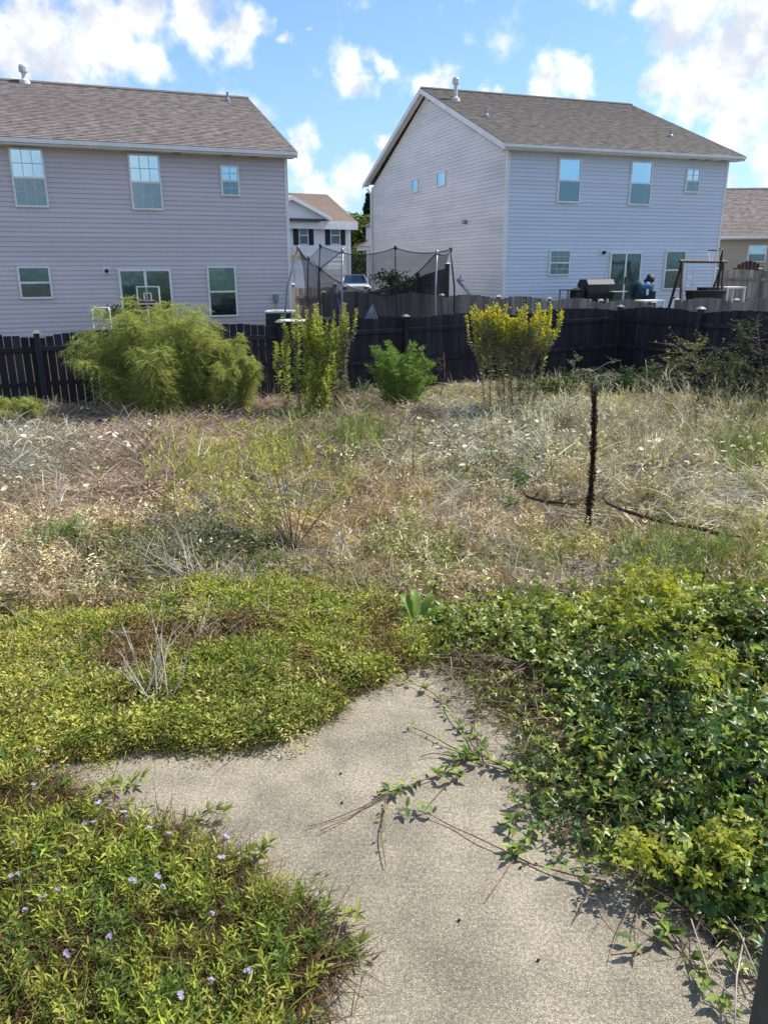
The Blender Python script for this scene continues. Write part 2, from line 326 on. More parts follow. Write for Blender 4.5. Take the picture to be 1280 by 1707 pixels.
class MB:
    def __init__(s, fr=WORLD): s.v = []; s.f = []; s.uv = []; s.fr = fr; s.sm = False
    def P(s, p): s.v.append(tuple(s.fr(*p))); return len(s.v)-1
    def poly(s, pts, uv=None):
        s.f.append([s.P(p) for p in pts]); s.uv.append(uv or [(0, 0)]*len(pts)); return s
    def hexa(s, a, b):
        """a, b: bottom and top loops (lists of points)"""
        ia = [s.P(p) for p in a]; ib = [s.P(p) for p in b]; n = len(ia)
        s.f.append(ia[::-1]); s.f.append(ib)
        for i in range(n): s.f.append([ia[i], ia[(i+1) % n], ib[(i+1) % n], ib[i]])
        s.uv += [[(0, 0)]*n]*2 + [[(0, 0)]*4]*n
        return s
    def box(s, a0, a1, b0, b1, c0, c1):
        return s.hexa([(a0, b0, c0), (a1, b0, c0), (a1, b1, c0), (a0, b1, c0)], [(a0, b0, c1), (a1, b0, c1), (a1, b1, c1), (a0, b1, c1)])
    def tube(s, pts, rad, n=6, cap=True):
        pts = [Vector(s.fr(*p)) for p in pts]
        if not hasattr(rad, '__len__'): rad = [rad]*len(pts)
        rings = []; prev = None
        for i, p in enumerate(pts):
            d = (pts[min(i+1, len(pts)-1)] - pts[max(i-1, 0)])
            if d.length < 1e-9: d = Vector((0, 0, 1))
            d.normalize()
            a = prev if prev is not None else (Vector((0, 0, 1)) if abs(d.z) < .9 else Vector((1, 0, 0)))
            a = (a - d*a.dot(d))
            if a.length < 1e-6: a = d.orthogonal()
            a.normalize(); prev = a; b = d.cross(a)
            base = len(s.v)
            for k in range(n):
                t = 2*pi*k/n; q = p + (a*cos(t) + b*sin(t))*rad[i]; s.v.append(tuple(q))
            rings.append(base)
        for i in range(len(rings)-1):
            for k in range(n):
                s.f.append([rings[i]+k, rings[i]+(k+1) % n, rings[i+1]+(k+1) % n, rings[i+1]+k]); s.uv.append([(0, 0)]*4)
        if cap:
            s.f.append([rings[0]+k for k in range(n)][::-1]); s.f.append([rings[-1]+k for k in range(n)]); s.uv += [[(0, 0)]*n]*2
        return s
    def lathe(s, c, prof, n=12):
        rings = []
        for r, z in prof:
            base = len(s.v)
            for k in range(n): s.P((c[0]+r*cos(2*pi*k/n), c[1]+r*sin(2*pi*k/n), c[2]+z))
            rings.append(base)
        for i in range(len(rings)-1):
            for k in range(n): s.f.append([rings[i]+k, rings[i]+(k+1) % n, rings[i+1]+(k+1) % n, rings[i+1]+k]); s.uv.append([(0, 0)]*4)
        s.f.append([rings[0]+k for k in range(n)][::-1]); s.f.append([rings[-1]+k for k in range(n)]); s.uv += [[(0, 0)]*n]*2
        return s
    def build(s, name, mat, parent=None, smooth=False, uv=False, loc=None):
        o0 = origin(parent) if parent else (Vector(loc) if loc is not None else Vector((0, 0, 0)))
        me = bpy.data.meshes.new(name)
        me.from_pydata([(v[0]-o0.x, v[1]-o0.y, v[2]-o0.z) for v in s.v], [], s.f)
        if uv:
            l = me.uv_layers.new(name='UVMap'); flat = [c for f in s.uv for p in f for c in p]
            l.data.foreach_set('uv', flat)
        if smooth: me.polygons.foreach_set('use_smooth', [True]*len(me.polygons))
        me.materials.append(MAT[mat]); me.update()
        o = bpy.data.objects.new(name, me); COL.objects.link(o)
        if parent: o.parent = parent
        elif loc is not None: o.location = loc
        return o
def copy_of(o, parent, dloc):
    c = o.copy(); COL.objects.link(c); c.parent = parent; c.location = Vector(o.location) + Vector(dloc); return c
def npmesh(name, V, faces, mat, parent=None, link=True, loc=None, smooth=True):
    """V (n,3); faces: list of (m,k) int arrays"""
    o0 = np.array(origin(parent)) if parent else (np.array(loc) if loc is not None else np.zeros(3))
    me = bpy.data.meshes.new(name); V = np.asarray(V, np.float32) - o0.astype(np.float32)
    me.vertices.add(len(V)); me.vertices.foreach_set('co', V.ravel())
    li = np.concatenate([f.ravel() for f in faces]).astype(np.int32)
    tot = np.concatenate([np.full(len(f), f.shape[1]) for f in faces]).astype(np.int32)
    st = np.concatenate([[0], np.cumsum(tot)[:-1]]).astype(np.int32)
    me.loops.add(len(li)); me.loops.foreach_set('vertex_index', li)
    me.polygons.add(len(tot)); me.polygons.foreach_set('loop_start', st)
    me.polygons.foreach_set('use_smooth', np.full(len(tot), smooth))
    me.update(calc_edges=True); me.materials.append(MAT[mat])
    o = bpy.data.objects.new(name, me)
    if link: COL.objects.link(o)
    if parent: o.parent = parent
    elif loc is not None: o.location = tuple(float(c) for c in loc)
    return o
def unit(v): return v/np.maximum(np.linalg.norm(v, axis=-1, keepdims=True), 1e-9)
def g_blades(B, Dr, L, Wd, droop=.3, segs=3):
    """tapering blades: base, direction, length, width, droop"""
    B = np.asarray(B, float); N = len(B); Dr = unit(np.asarray(Dr, float)); L = np.broadcast_to(L, (N,)); Wd = np.broadcast_to(Wd, (N,)); droop = np.broadcast_to(droop, (N,))
    side = unit(np.cross(Dr, RNG.normal(size=(N, 3))))
    hor = Dr*np.array([1, 1, 0]); hor = unit(hor + RNG.normal(size=(N, 3))*np.array([.25, .25, 0]))
    V = np.zeros((N, segs*2+1, 3))
    for k in range(segs+1):
        t = k/segs
        p = B + Dr*(L*t)[:, None] + (hor*.6 + np.array([0, 0, -1]))*(L*droop*t*t)[:, None]
        if k < segs:
            wv = side*(Wd*.5*(1-t*.75))[:, None]; V[:, 2*k] = p-wv; V[:, 2*k+1] = p+wv
        else: V[:, 2*segs] = p
    off = (np.arange(N)*(segs*2+1))[:, None]
    q = np.concatenate([off+np.array([2*k, 2*k+1, 2*k+3, 2*k+2]) for k in range(segs-1)]) if segs > 1 else np.zeros((0, 4), int)
    t_ = off+np.array([2*segs-2, 2*segs-1, 2*segs])
    return V.reshape(-1, 3), [q, t_] if segs > 1 else [t_]
def g_leaves(B, Dr, Nm, L, Wd, fold=.25, curl=.15):
    """leaves with a crease: 6 vertices, 4 triangles + quads"""
    B = np.asarray(B, float); N = len(B); Dr = unit(np.asarray(Dr, float)); Nm = np.asarray(Nm, float)
    S = unit(np.cross(Dr, Nm)); U = unit(np.cross(S, Dr)); L = np.broadcast_to(L, (N,))[:, None]; Wd = np.broadcast_to(Wd, (N,))[:, None]
    V = np.zeros((N, 7, 3))
    V[:, 0] = B
    V[:, 1] = B + Dr*L*.38 + S*Wd*.5 + U*Wd*fold; V[:, 2] = B + Dr*L*.38 - S*Wd*.5 + U*Wd*fold; V[:, 3] = B + Dr*L*.38
    V[:, 4] = B + Dr*L*.75 + S*Wd*.3 + U*(Wd*fold*.6 - L*curl*.5); V[:, 5] = B + Dr*L*.75 - S*Wd*.3 + U*(Wd*fold*.6 - L*curl*.5)
    V[:, 6] = B + Dr*L - U*L*curl
    off = (np.arange(N)*7)[:, None]
    tr = np.concatenate([off+np.array(a) for a in ((0, 3, 1), (0, 2, 3))])
    qd = np.concatenate([off+np.array(a) for a in ((1, 3, 6, 4), (3, 2, 5, 6))])
    return V.reshape(-1, 3), [tr, qd]
def join(*gs):
    Vs, Fs, o = [], [], 0
    for V, F in gs:
        Vs.append(V); Fs += [f+o for f in F if len(f)]; o += len(V)
    return np.concatenate(Vs), Fs
def rdir(N, zmin=-1, zmax=1, rng=None):
    r = rng or RNG; z = r.uniform(zmin, zmax, N); a = r.uniform(0, 2*pi, N); h = np.sqrt(1-z*z)
    return np.stack([h*np.cos(a), h*np.sin(a), z], 1)

def scatter(name, pts, rot, scl, idx, protos, tint=None, label=None, cat=None):
    """one object; each point carries a copy of one of the small clumps"""
    col = bpy.data.collections.new(name+'_clumps')
    for i, p in enumerate(protos): p.name = 'clump_%02d' % i if False else p.name; col.objects.link(p)
    me = bpy.data.meshes.new(name); me.vertices.add(len(pts)); me.vertices.foreach_set('co', np.asarray(pts, np.float32).ravel())
    a = me.attributes.new('rot', 'FLOAT_VECTOR', 'POINT'); a.data.foreach_set('vector', np.asarray(rot, np.float32).ravel())
    a = me.attributes.new('scl', 'FLOAT_VECTOR', 'POINT'); a.data.foreach_set('vector', np.asarray(scl, np.float32).ravel())
    a = me.attributes.new('idx', 'INT', 'POINT'); a.data.foreach_set('value', np.asarray(idx, np.int32))
    if tint is not None:
        a = me.attributes.new('tint', 'FLOAT_COLOR', 'POINT'); c4 = np.concatenate([tint, np.ones((len(tint), 1))], 1)
        a.data.foreach_set('color', c4.astype(np.float32).ravel())
    o = bpy.data.objects.new(name, me); COL.objects.link(o)
    ng = bpy.data.node_groups.new(name, 'GeometryNodeTree')
    ng.interface.new_socket('Geometry', in_out='INPUT', socket_type='NodeSocketGeometry'); ng.interface.new_socket('Geometry', in_out='OUTPUT', socket_type='NodeSocketGeometry')
    N_ = ng.nodes; gi = N_.new('NodeGroupInput'); go = N_.new('NodeGroupOutput'); iop = N_.new('GeometryNodeInstanceOnPoints'); ci = N_.new('GeometryNodeCollectionInfo')
    ci.inputs['Collection'].default_value = col; ci.inputs['Separate Children'].default_value = True; ci.inputs['Reset Children'].default_value = True
    def na(nm, t):
        n = N_.new('GeometryNodeInputNamedAttribute'); n.data_type = t; n.inputs['Name'].default_value = nm
        return n.outputs['Attribute']
    e2r = N_.new('FunctionNodeEulerToRotation'); L_ = ng.links
    L_.new(gi.outputs[0], iop.inputs['Points']); L_.new(ci.outputs[0], iop.inputs['Instance']); iop.inputs['Pick Instance'].default_value = True
    L_.new(na('idx', 'INT'), iop.inputs['Instance Index']); L_.new(na('rot', 'FLOAT_VECTOR'), e2r.inputs[0]); L_.new(e2r.outputs[0], iop.inputs['Rotation'])
    L_.new(na('scl', 'FLOAT_VECTOR'), iop.inputs['Scale']); L_.new(iop.outputs[0], go.inputs[0])
    md = o.modifiers.new('clumps', 'NODES'); md.node_group = ng
    return tag(o, label, cat, kind='stuff')

def smooth(x, a, b):
    t = np.clip((np.asarray(x, float)-a)/(b-a), 0, 1); return t*t*(3-2*t)
_ph = RNG.uniform(0, 2*pi, (14, 2)); _fr = RNG.uniform(.4, 1.0, (14,)); _an = RNG.uniform(0, 2*pi, 14)
def fnoise(x, y, s=1.0, k=0):
    """cheap smooth noise about -1..1"""
    x = np.asarray(x, float)*s; y = np.asarray(y, float)*s; r = 0
    for i in range(6):
        j = (i*2+k) % 14; f = (1.0+i*.75); a = _an[j]+i+k
        r = r + np.sin(f*(x*cos(a)+y*sin(a))+_ph[j, 0]+k*1.7)*np.cos(f*.8*(y*cos(a)-x*sin(a))+_ph[j, 1])/(1+i*.45)
    return r/2.2
def inpoly(x, y, poly):
    x = np.asarray(x); y = np.asarray(y); c = np.zeros(x.shape, bool); n = len(poly)
    for i in range(n):
        x1, y1 = poly[i][:2]; x2, y2 = poly[(i+1) % n][:2]
        if y1 == y2: continue
        c ^= ((y1 > y) != (y2 > y)) & (x < (x2-x1)*(y-y1)/(y2-y1)+x1)
    return c
FY = radians(21.5); FU = np.array([cos(FY), sin(FY)]); FN = np.array([-sin(FY), cos(FY)]); FQ = np.array([-6.2, 15.95])
def gz(x, y):
    """ground height"""
    x = np.asarray(x, float); y = np.asarray(y, float)
    q = (x-FQ[0])*FN[0] + (y-FQ[1])*FN[1]
    base = .012*(x+6.2)*smooth(y, 10, 18) + .05*fnoise(x, y, .8)*smooth(y, 6.5, 9)
    base = np.where(np.abs(x) > 40, .3*np.sign(x)*0, base)
    rise = smooth(q, .3, 5.5)*(.70+.42*smooth(x, 0, 6))
    return base*(1-smooth(q, .5, 6)) + rise - .02*(1-smooth(y, 5.5, 6.5))

# ------------------------------------------------------------------ ground
ax = np.unique(np.concatenate([np.linspace(-1500, -60, 10), np.linspace(-60, -14, 12), np.arange(-14, 14.01, .28), np.linspace(14, 60, 12), np.linspace(60, 1500, 10)]))
ay = np.unique(np.concatenate([np.linspace(-600, -10, 6), np.linspace(-10, 1, 8), np.arange(1, 34, .28), np.linspace(34, 90, 14), np.linspace(90, 2500, 14)]))
X, Y = np.meshgrid(ax, ay); Z = gz(X, Y); nx, ny = len(ax), len(ay)
ii = (np.arange(ny-1)[:, None]*nx + np.arange(nx-1)[None, :]).ravel()
tag(npmesh('ground', np.stack([X, Y, Z], -1).reshape(-1, 3), [np.stack([ii, ii+1, ii+nx+1, ii+nx], 1)], 'soil'), kind='structure')
b = MB(); b.box(-3.2, 3.4, -.4, 5.62, -.25, .0)
tag(b.build('patio', 'concrete'), kind='structure')
b = MB(); b.poly([(-9, 40, 1.02), (16, 40, 1.13), (16, 53, 1.13), (-9, 53, 1.02)]); tag(b.build('road', 'asphalt'), kind='structure')
for o_ in (COL.objects['road'],):
    for v in o_.data.vertices: v.co.z = float(gz(v.co.x, v.co.y)) + .02

# ------------------------------------------------------------------ houses
def boards(fr, wall, s0, s1, z0, z1, mat, step=.125, t=0, side=None, cut=None):
    """lapped siding boards, each a part of the wall. side=+1: wall runs along n (gable) with boards on its -u side"""
    k = 0; first = None; z = z0
    while z < z1-.01:
        zt = min(z+step, z1)
        a, c = s0, s1
        if cut: a, c = cut(z), cut(z, True)
        if c-a > .05:
            if cut is None and first is not None and zt-z > step-.001:
                copy_of(first, wall, (0, 0, z-first['z']))
            else:
                b = MB(fr); th, tt = .023, .002
                if side is None:
                    b.hexa([(a, t-th, z), (c, t-th, z), (c, t+.01, z), (a, t+.01, z)], [(a, t-tt, zt), (c, t-tt, zt), (c, t+.01, zt), (a, t+.01, zt)])
                else:
                    a2, c2 = (cut(zt), cut(zt, True)) if cut else (a, c)
                    b.hexa([(t-th, a, z), (t+.01, a, z), (t+.01, c, z), (t-th, c, z)], [(t-tt, a2, zt), (t+.01, a2, zt), (t+.01, c2, zt), (t-tt, c2, zt)])
                o = b.build('siding_board', mat, wall)
                if cut is None and first is None: first = o; o['z'] = z
        z += step
    if first is not None: del first['z']

def window(fr, house, s0, s1, z0, z1, ax='s', t=0, grid=True, glass=('glass_bright', 'glass_screened'), split=True, shutters=False, name='window'):
    """white sash window standing proud of the siding"""
    def bx(b, a0, a1, t0, t1, c0, c1):
        if ax == 's': b.box(a0, a1, t+t0, t+t1, c0, c1)
        else: b.box(t+t0, t+t1, a0, a1, c0, c1)
    f = .05; b = MB(fr)
    bx(b, s0, s0+f, -.075, 0, z0, z1); bx(b, s1-f, s1, -.075, 0, z0, z1)
    bx(b, s0+f, s1-f, -.075, 0, z0, z0+f); bx(b, s0+f, s1-f, -.075, 0, z1-f, z1)
    zm = (z0+z1)/2
    if split: bx(b, s0+f, s1-f, -.07, 0, zm-.025, zm+.025)
    wn = b.build(name, 'white_trim', house)
    b = MB(fr); bx(b, s0+f, s1-f, -.030, -.024, (zm if split else z0+f), z1-f); b.build('blind', 'blind', wn)
    if split:
        b = MB(fr); bx(b, s0+f, s1-f, -.030, -.024, z0+f, zm-.026); b.build('blind', 'blind', wn)
    lo = (zm+.026 if split else z0+f)
    b = MB(fr); bx(b, s0+f+.001, s1-f-.001, -.052, -.048, lo, z1-f-.001); b.build('pane', glass[0], wn)
    if split:
        b = MB(fr); bx(b, s0+f+.001, s1-f-.001, -.058, -.054, z0+f+.001, zm-.027); b.build('pane', glass[1], wn)
    if grid:
        b = MB(fr); n = 3 if s1-s0 > .7 else 2
        for lo_, hi_ in (((zm+.025), z1-f), (z0+f, zm-.025)):
            for i in range(1, n):
                x = s0+f+(s1-s0-2*f)*i/n; bx(b, x-.008, x+.008, -.068, -.060, lo_, hi_)
            mzz = (lo_+hi_)/2; bx(b, s0+f, s1-f, -.0675, -.0605, mzz-.008, mzz+.008)
        b.build('grille', 'grille_grey', wn)
    if shutters:
        for a0, a1 in ((s0-.36, s0-.03), (s1+.03, s1+.36)):
            b = MB(fr); bx(b, a0, a1, -.06, 0, z0-.02, z1+.02)
            for k in range(10):
                zz = z0+.06+k*(z1-z0-.1)/10; bx(b, a0+.04, a1-.04, -.075, -.061, zz, zz+.06)
            b.build('shutter', 'shutter_black', house)
    return wn
def slider(fr, house, s0, s1, z0, z1):
    f = .06; b = MB(fr); sm = (s0+s1)/2
    b.box(s0, s0+f, -.08, 0, z0, z1); b.box(s1-f, s1, -.08, 0, z0, z1); b.box(s0+f, s1-f, -.08, 0, z1-f, z1); b.box(s0+f, s1-f, -.08, 0, z0, z0+.05); b.box(sm-.035, sm+.035, -.07, 0, z0+.05, z1-f)
    d = b.build('sliding_door', 'white_trim', house)
    MB(fr).box(s0+f, sm-.035, -.03, -.02, z0+.05, z1-f).build('curtain_or_dark_room', 'curtain_or_dark_room', d)
    MB(fr).box(sm+.035, s1-f, -.03, -.02, z0+.05, z1-f).build('curtain_or_dark_room', 'room_dark', d)  # dark panel, no curtain here: the unlit room's shade put in as colour
    MB(fr).box(s0+f+.001, sm-.036, -.052, -.047, z0+.051, z1-f-.001).build('pane', 'glass_dark', d)
    MB(fr).box(sm+.036, s1-f-.001, -.052, -.047, z0+.051, z1-f-.001).build('pane', 'glass_dark', d)
    MB(fr).box(sm-.02, sm+.02, -.10, -.071, z0+.95, z0+1.2).build('handle', 'black_metal', d)
def roof(fr, house, s0, s1, t0, tr, z0, slope, mat, t1=None, step=.145):
    """gabled roof from stepped courses; eave at t0, ridge at tr, far eave t1"""
    b = MB(fr); L = (tr-t0)*math.sqrt(1+slope*slope); n = int(L/step); cs = 1/math.sqrt(1+slope*slope); sn = slope*cs
    for i in range(n+1):
        d0, d1 = i*step, min((i+1)*step, L)
        if d1-d0 < .01: continue
        lift = .014
        y0, z0_ = t0+d0*cs, z0+d0*sn; y1, z1_ = t0+d1*cs, z0+d1*sn
        A = (s0, y0-lift*sn, z0_+lift*cs); B = (s1, y0-lift*sn, z0_+lift*cs); C = (s1, y1, z1_); D = (s0, y1, z1_)
        b.poly([A, B, C, D], [(s0, d0), (s1, d0), (s1, d1), (s0, d1)])
        b.poly([(s0, y0, z0_-.002), (s1, y0, z0_-.002), B, A], [(s0, d0), (s1, d0), (s1, d0), (s0, d0)])
    zr = z0+(tr-t0)*slope; t1 = t1 if t1 is not None else 2*tr-t0
    b.poly([(s0, t1, z0), (s0, tr, zr), (s1, tr, zr), (s1, t1, z0)], [(s0, 0), (s0, L), (s1, L), (s1, 0)])
    r = b.build('roof', mat, house, uv=True)
    # underside deck, fascia, rakes, ridge
    th = .13
    b = MB(fr); b.box(s0, s1, t0-.02, t0, z0-.17, z0-.012); b.box(s0+.01, s1-.01, t0-.09, t0-.022, z0-.12, z0-.02); b.build('gutter', 'white_trim', house)
    b = MB(fr); b.box(s0+.05, s1-.05, t0+.002, .0, z0-.17, z0-.155); b.build('soffit', 'white_trim', house)
    for sx_ in (s0, s1-.025):
        b = MB(fr)
        for (ta, tb, za, zb) in ((t0, tr, z0, zr), (t1, tr, z0, zr)):
            b.hexa([(sx_, ta, za-.19), (sx_+.025, ta, za-.19), (sx_+.025, tb, zb-.19), (sx_, tb, zb-.19)], [(sx_, ta, za-.012), (sx_+.025, ta, za-.012), (sx_+.025, tb, zb-.012), (sx_, tb, zb-.012)])
        b.build('rake_board', 'white_trim', house)
    MB(fr).hexa([(s0, tr-.14, zr-.14*slope+.02), (s1, tr-.14, zr-.14*slope+.02), (s1, tr, zr+.03), (s0, tr, zr+.03)], [(s0, tr-.139, zr-.14*slope+.035), (s1, tr-.139, zr-.14*slope+.035), (s1, tr, zr+.05), (s0, tr, zr+.05)]).build('ridge_cap', mat, r)
    # sloped underside boards on rakes
    for sa, sb in ((s0+.026, s0+.30), (s1-.30, s1-.026)):
        b = MB(fr)
        for (ta, tb, za, zb) in ((t0, tr, z0, zr), (t1, tr, z0, zr)):
            b.hexa([(sa, ta, za-.10), (sb, ta, za-.10), (sb, tb, zb-.10), (sa, tb, zb-.10)], [(sa, ta, za-.08), (sb, ta, za-.08), (sb, tb, zb-.08), (sa, tb, zb-.08)])
        b.build('rake_soffit', 'white_trim', house)
    return r
def roof_pipe(fr, house, px, py, s0z, h, r, cap, slopeinfo):
    """vent pipe on the near slope, standing where the photo shows its foot"""
    t0, z0, sl = slopeinfo; rr = ray(px, py)
    nrm = fr.n*(-sl) + fr.k; P0 = fr(0, t0, z0); t = ((P0-CAM)@nrm)/(rr@nrm); p = CAM+rr*t
    s = (p-fr.P)@fr.u; tt = (p-fr.P)@fr.n; z = p[2]
    b = MB(fr)
    b.lathe((s, tt, z), [(r*2.6, -.06), (r*2.2, .06), (r*1.15, .22 if h > .6 else .1), (r, .24 if h > .6 else .12), (r, h)], 12)
    if cap: b.lathe((s, tt, z), [(r*1.3, h-.02), (r*1.9, h), (r*1.9, h+.14), (r*1.4, h+.2)], 12)
    b.build('vent_pipe', 'white_metal' if cap else 'steel', house, smooth=False)

FL = Frame((-2.92, 24.87), radians(22.3))
HL = empty('house', FL(0, 0, .7), 'mauve two-storey house at the left, its roof running out of the photo', 'house')
SL = .42
WL = MB(FL).box(-15, .08, .01, 10.7, .3, 6.02).build('wall', 'siding_mauve', HL)
boards(FL, WL, -15, .02, .75, 6.0, 'siding_mauve')
b = MB(FL); b.hexa([(.0, .01, 6.02), (.08, .01, 6.02), (.08, 10.7, 6.02), (.0, 10.7, 6.02)], [(.0, 5.2, 8.3), (.08, 5.2, 8.3), (.08, 5.4, 8.3), (.0, 5.4, 8.3)]).build('gable_wall', 'siding_mauve', HL)
b = MB(FL); b.box(.02, .12, -.03, .08, .5, 6.0); b.build('corner_trim', 'white_trim', HL)
MB(FL).box(-15, .08, -.01, .009, .2, .74).build('foundation', 'fence_grey', HL)
roof(FL, HL, -16, .33, -.38, 5.32, 6.14, SL, 'shingle_brown')
for a in ((13.2, 245.2, 83.3, 346.4), (212, 255.5, 273, 351), (366, 275, 400, 328)):
    s0, z1 = FL.px(a[0], a[1]); s1, z0 = FL.px(a[2], a[3]); window(FL, HL, s0, s1, z0, z1)
for a in ((28, 444, 90, 497.5), (344, 443.7, 397, 527)):
    s0, z1 = FL.px(a[0], a[1]); s1, z0 = FL.px(a[2], a[3]); window(FL, HL, s0, s1, z0, z1, grid=False, glass=('glass_dark', 'glass_screened'))
slider(FL, HL, -4.96, -3.50, .86, 2.9)
window(FL, HL, -10.6, -9.7, 4.49, 5.94)
b = MB(FL); b.box(-5.36, -5.16, -.05, -.0, 2.76, 2.96); b.build('light_mount', 'white_trim', HL)
b = MB(FL); b.lathe((-5.26, -.09, 2.8), [(.03, 0), (.05, .02), (.06, .07), (.03, .1)], 10); b.tube([(-5.26, -.05, 2.88), (-5.26, -.1, 2.88)], .02); b.build('wall_light', 'black_metal', HL)
s, z = FL.px(459, 497); b = MB(FL); b.box(s-.07, s+.07, -.12, 0, z-.1, z+.12); b.tube([(s+.01, -.05, z-.1), (s+.01, -.05, z-.5)], .015); b.build('electrical_box', 'box_grey_green', HL)
for sx_ in (-3.1, -1.7, -.9):
    MB(FL).box(sx_-.12, sx_+.12, -.33, -.12, 5.955, 5.968).build('soffit_vent', 'post_cap', HL)
roof_pipe(FL, HL, 42, 138, 0, .30, .07, True, (-.38, 6.14, SL)); roof_pipe(FL, HL, 380, 169, 0, .28, .04, False, (-.38, 6.14, SL))

FR = Frame((4.09, 27.4), radians(20.7))
HR = empty('house', FR(0, 0, 1.1), 'pale blue two-storey house at the right with a tall grey gable wall', 'house')
TRR = 6.45; ZR = 6.66; SR = .415; zr = ZR + (TRR+.38)*SR
WR = MB(FR).box(.01, 9.07, .01, 12.9, .6, 6.5).build('wall', 'siding_blue', HR)
boards(FR, WR, .06, 9.02, 1.12, 6.5, 'siding_blue')
b = MB(FR); b.hexa([(.012, .01, 6.5), (9.0, .01, 6.5), (9.0, 12.9, 6.5), (.012, 12.9, 6.5)], [(.012, TRR-.1, zr-.16), (9.0, TRR-.1, zr-.16), (9.0, TRR+.1, zr-.16), (.012, TRR+.1, zr-.16)]); WG = b.build('gable_wall', 'siding_grey', HR)
def cutg(z, hi=False):
    lim = ZR-.25
    if z <= lim: return 12.87 if hi else .03
    d = (z-lim)/SR - .0
    return (12.87-d) if hi else (.03+d)
boards(FR, WG, .03, 12.87, 1.12, zr-.25, 'siding_grey', t=.0, side=1, cut=cutg)
for a in ((-.03, .08, -.03, .07), (9.0, 9.1, -.03, .07), (-.03, .08, 12.84, 12.95)):
    MB(FR).box(*a, 1.0, 6.5).build('corner_trim', 'white_trim', HR)
MB(FR).box(.0, 9.07, -.008, .009, .5, 1.11).build('foundation', 'post_cap', HR)
roof(FR, HR, -.36, 9.45, -.38, TRR, ZR, SR, 'shingle_grey')
for a, gr in (((930.5, 263, 963.5, 339), False), ((1051, 268, 1080.5, 343), False), ((1143, 281, 1161.5, 322), True)):
    s0, z1 = FR.px(a[0], a[1]); s1, z0 = FR.px(a[2], a[3]); window(FR, HR, s0, s1, z0, z1, grid=gr)
for a, gr in (((914.7, 416.6, 947, 459), True), ((1108, 417.5, 1135, 482), False)):
    s0, z1 = FR.px(a[0], a[1]); s1, z0 = FR.px(a[2], a[3]); window(FR, HR, s0, s1, z0, z1, grid=gr, glass=('glass_dark', 'glass_screened'))
slider(FR, HR, 4.23, 5.60, 1.33, 3.38)
window(FR, HR, 7.3, 7.95, 5.86, 6.4, ax='n', split=False, grid=False); window(FR, HR, 4.65, 5.45, 5.86, 6.4, ax='n', split=False, grid=False)
s, z = FR.px(1003, 420); b = MB(FR); b.box(s-.1, s+.1, -.04, 0, z-.1, z+.1); b.build('light_mount', 'white_trim', HR)
b = MB(FR); b.lathe((s+.02, -.1, z-.08), [(.03, 0), (.06, .02), (.07, .08), (.03, .12)], 10); b.build('wall_light', 'black_metal', HR)
for sx_ in (7.3, 7.9, 8.6): MB(FR).box(sx_-.12, sx_+.12, -.33, -.12, 6.475, 6.488).build('soffit_vent', 'post_cap', HR)
b = MB(FR); b.lathe((-.09, 2.9, 4.4), [(.03, 0), (.1, .03), (.1, .12), (.03, .16)], 10); b.build('vent_cover', 'post_cap', HR)
b = MB(FR); b.tube([(-.10, 12.8, 1.2), (-.10, 12.8, 6.2), (-.25, 12.95, 6.45)], .04); b.build('downspout', 'white_trim', HR)
sli = (-.38, ZR, SR)
roof_pipe(FR, HR, 759, 167, 0, .55, .07, True, sli); roof_pipe(FR, HR, 810, 195, 0, .26, .045, False, sli); roof_pipe(FR, HR, 1117, 229, 0, .24, .045, False, sli)

# white house far between the two, its front towards us
FM = Frame((atY(640, 446, 54)[0], 54), radians(30)); sM = lambda x, y: FM.px(x, y)
HM = empty('house', FM(-5, 0, 1.0), 'far white house with tan roof and black shutters between the big houses', 'house')
xr_, ez = sM(583, 371); 
WM = MB(FM).box(xr_-11, xr_, 0, 9, .8, ez).build('wall', 'siding_white', HM)
z_ = 1.1
boards(FM, WM, xr_-11, xr_-.1, 1.1, ez-.02, 'siding_white', step=.25)
MB(FM).box(xr_-.12, xr_+.02, -.04, .1, .9, ez).build('corner_trim', 'white_trim', HM)
# hip roof running to the ridge
sb, rz = FM.px(545, 324, 4.7)
b = MB(FM); e0, e1 = xr_-11.4, xr_+.35; tr_ = 4.7
for i in range(30):
    f0, f1 = i/30, (i+1)/30; z0 = ez+(rz-ez)*f0; z1 = ez+(rz-ez)*f1; y0 = -.4+(tr_+.4)*f0; y1 = -.4+(tr_+.4)*f1
    r0 = e1+(sb-e1)*f0; r1 = e1+(sb-e1)*f1
    b.poly([(e0, y0-.01, z0+.03), (r0, y0-.01, z0+.03), (r1, y1, z1), (e0, y1, z1)], [(e0, y0), (r0, y0), (r1, y1), (e0, y1)])
    b.poly([(e0, y0, z0), (r0, y0, z0), (r0, y0-.01, z0+.03), (e0, y0-.01, z0+.03)])
b.poly([(e1, -.4, ez), (e1, 9.4, ez), (sb, tr_, rz)], [(0, 0), (5, 0), (2, 5)]); b.poly([(e0, 9.4, ez), (e0, tr_, rz), (sb, tr_, rz), (e1, 9.4, ez)], [(0, 0), (0, 5), (5, 5), (5, 0)])
b.build('roof', 'shingle_tan', HM, uv=True)
MB(FM).box(e0, e1, -.45, -.40, ez-.45, ez+.02).build('fascia', 'white_trim', HM)
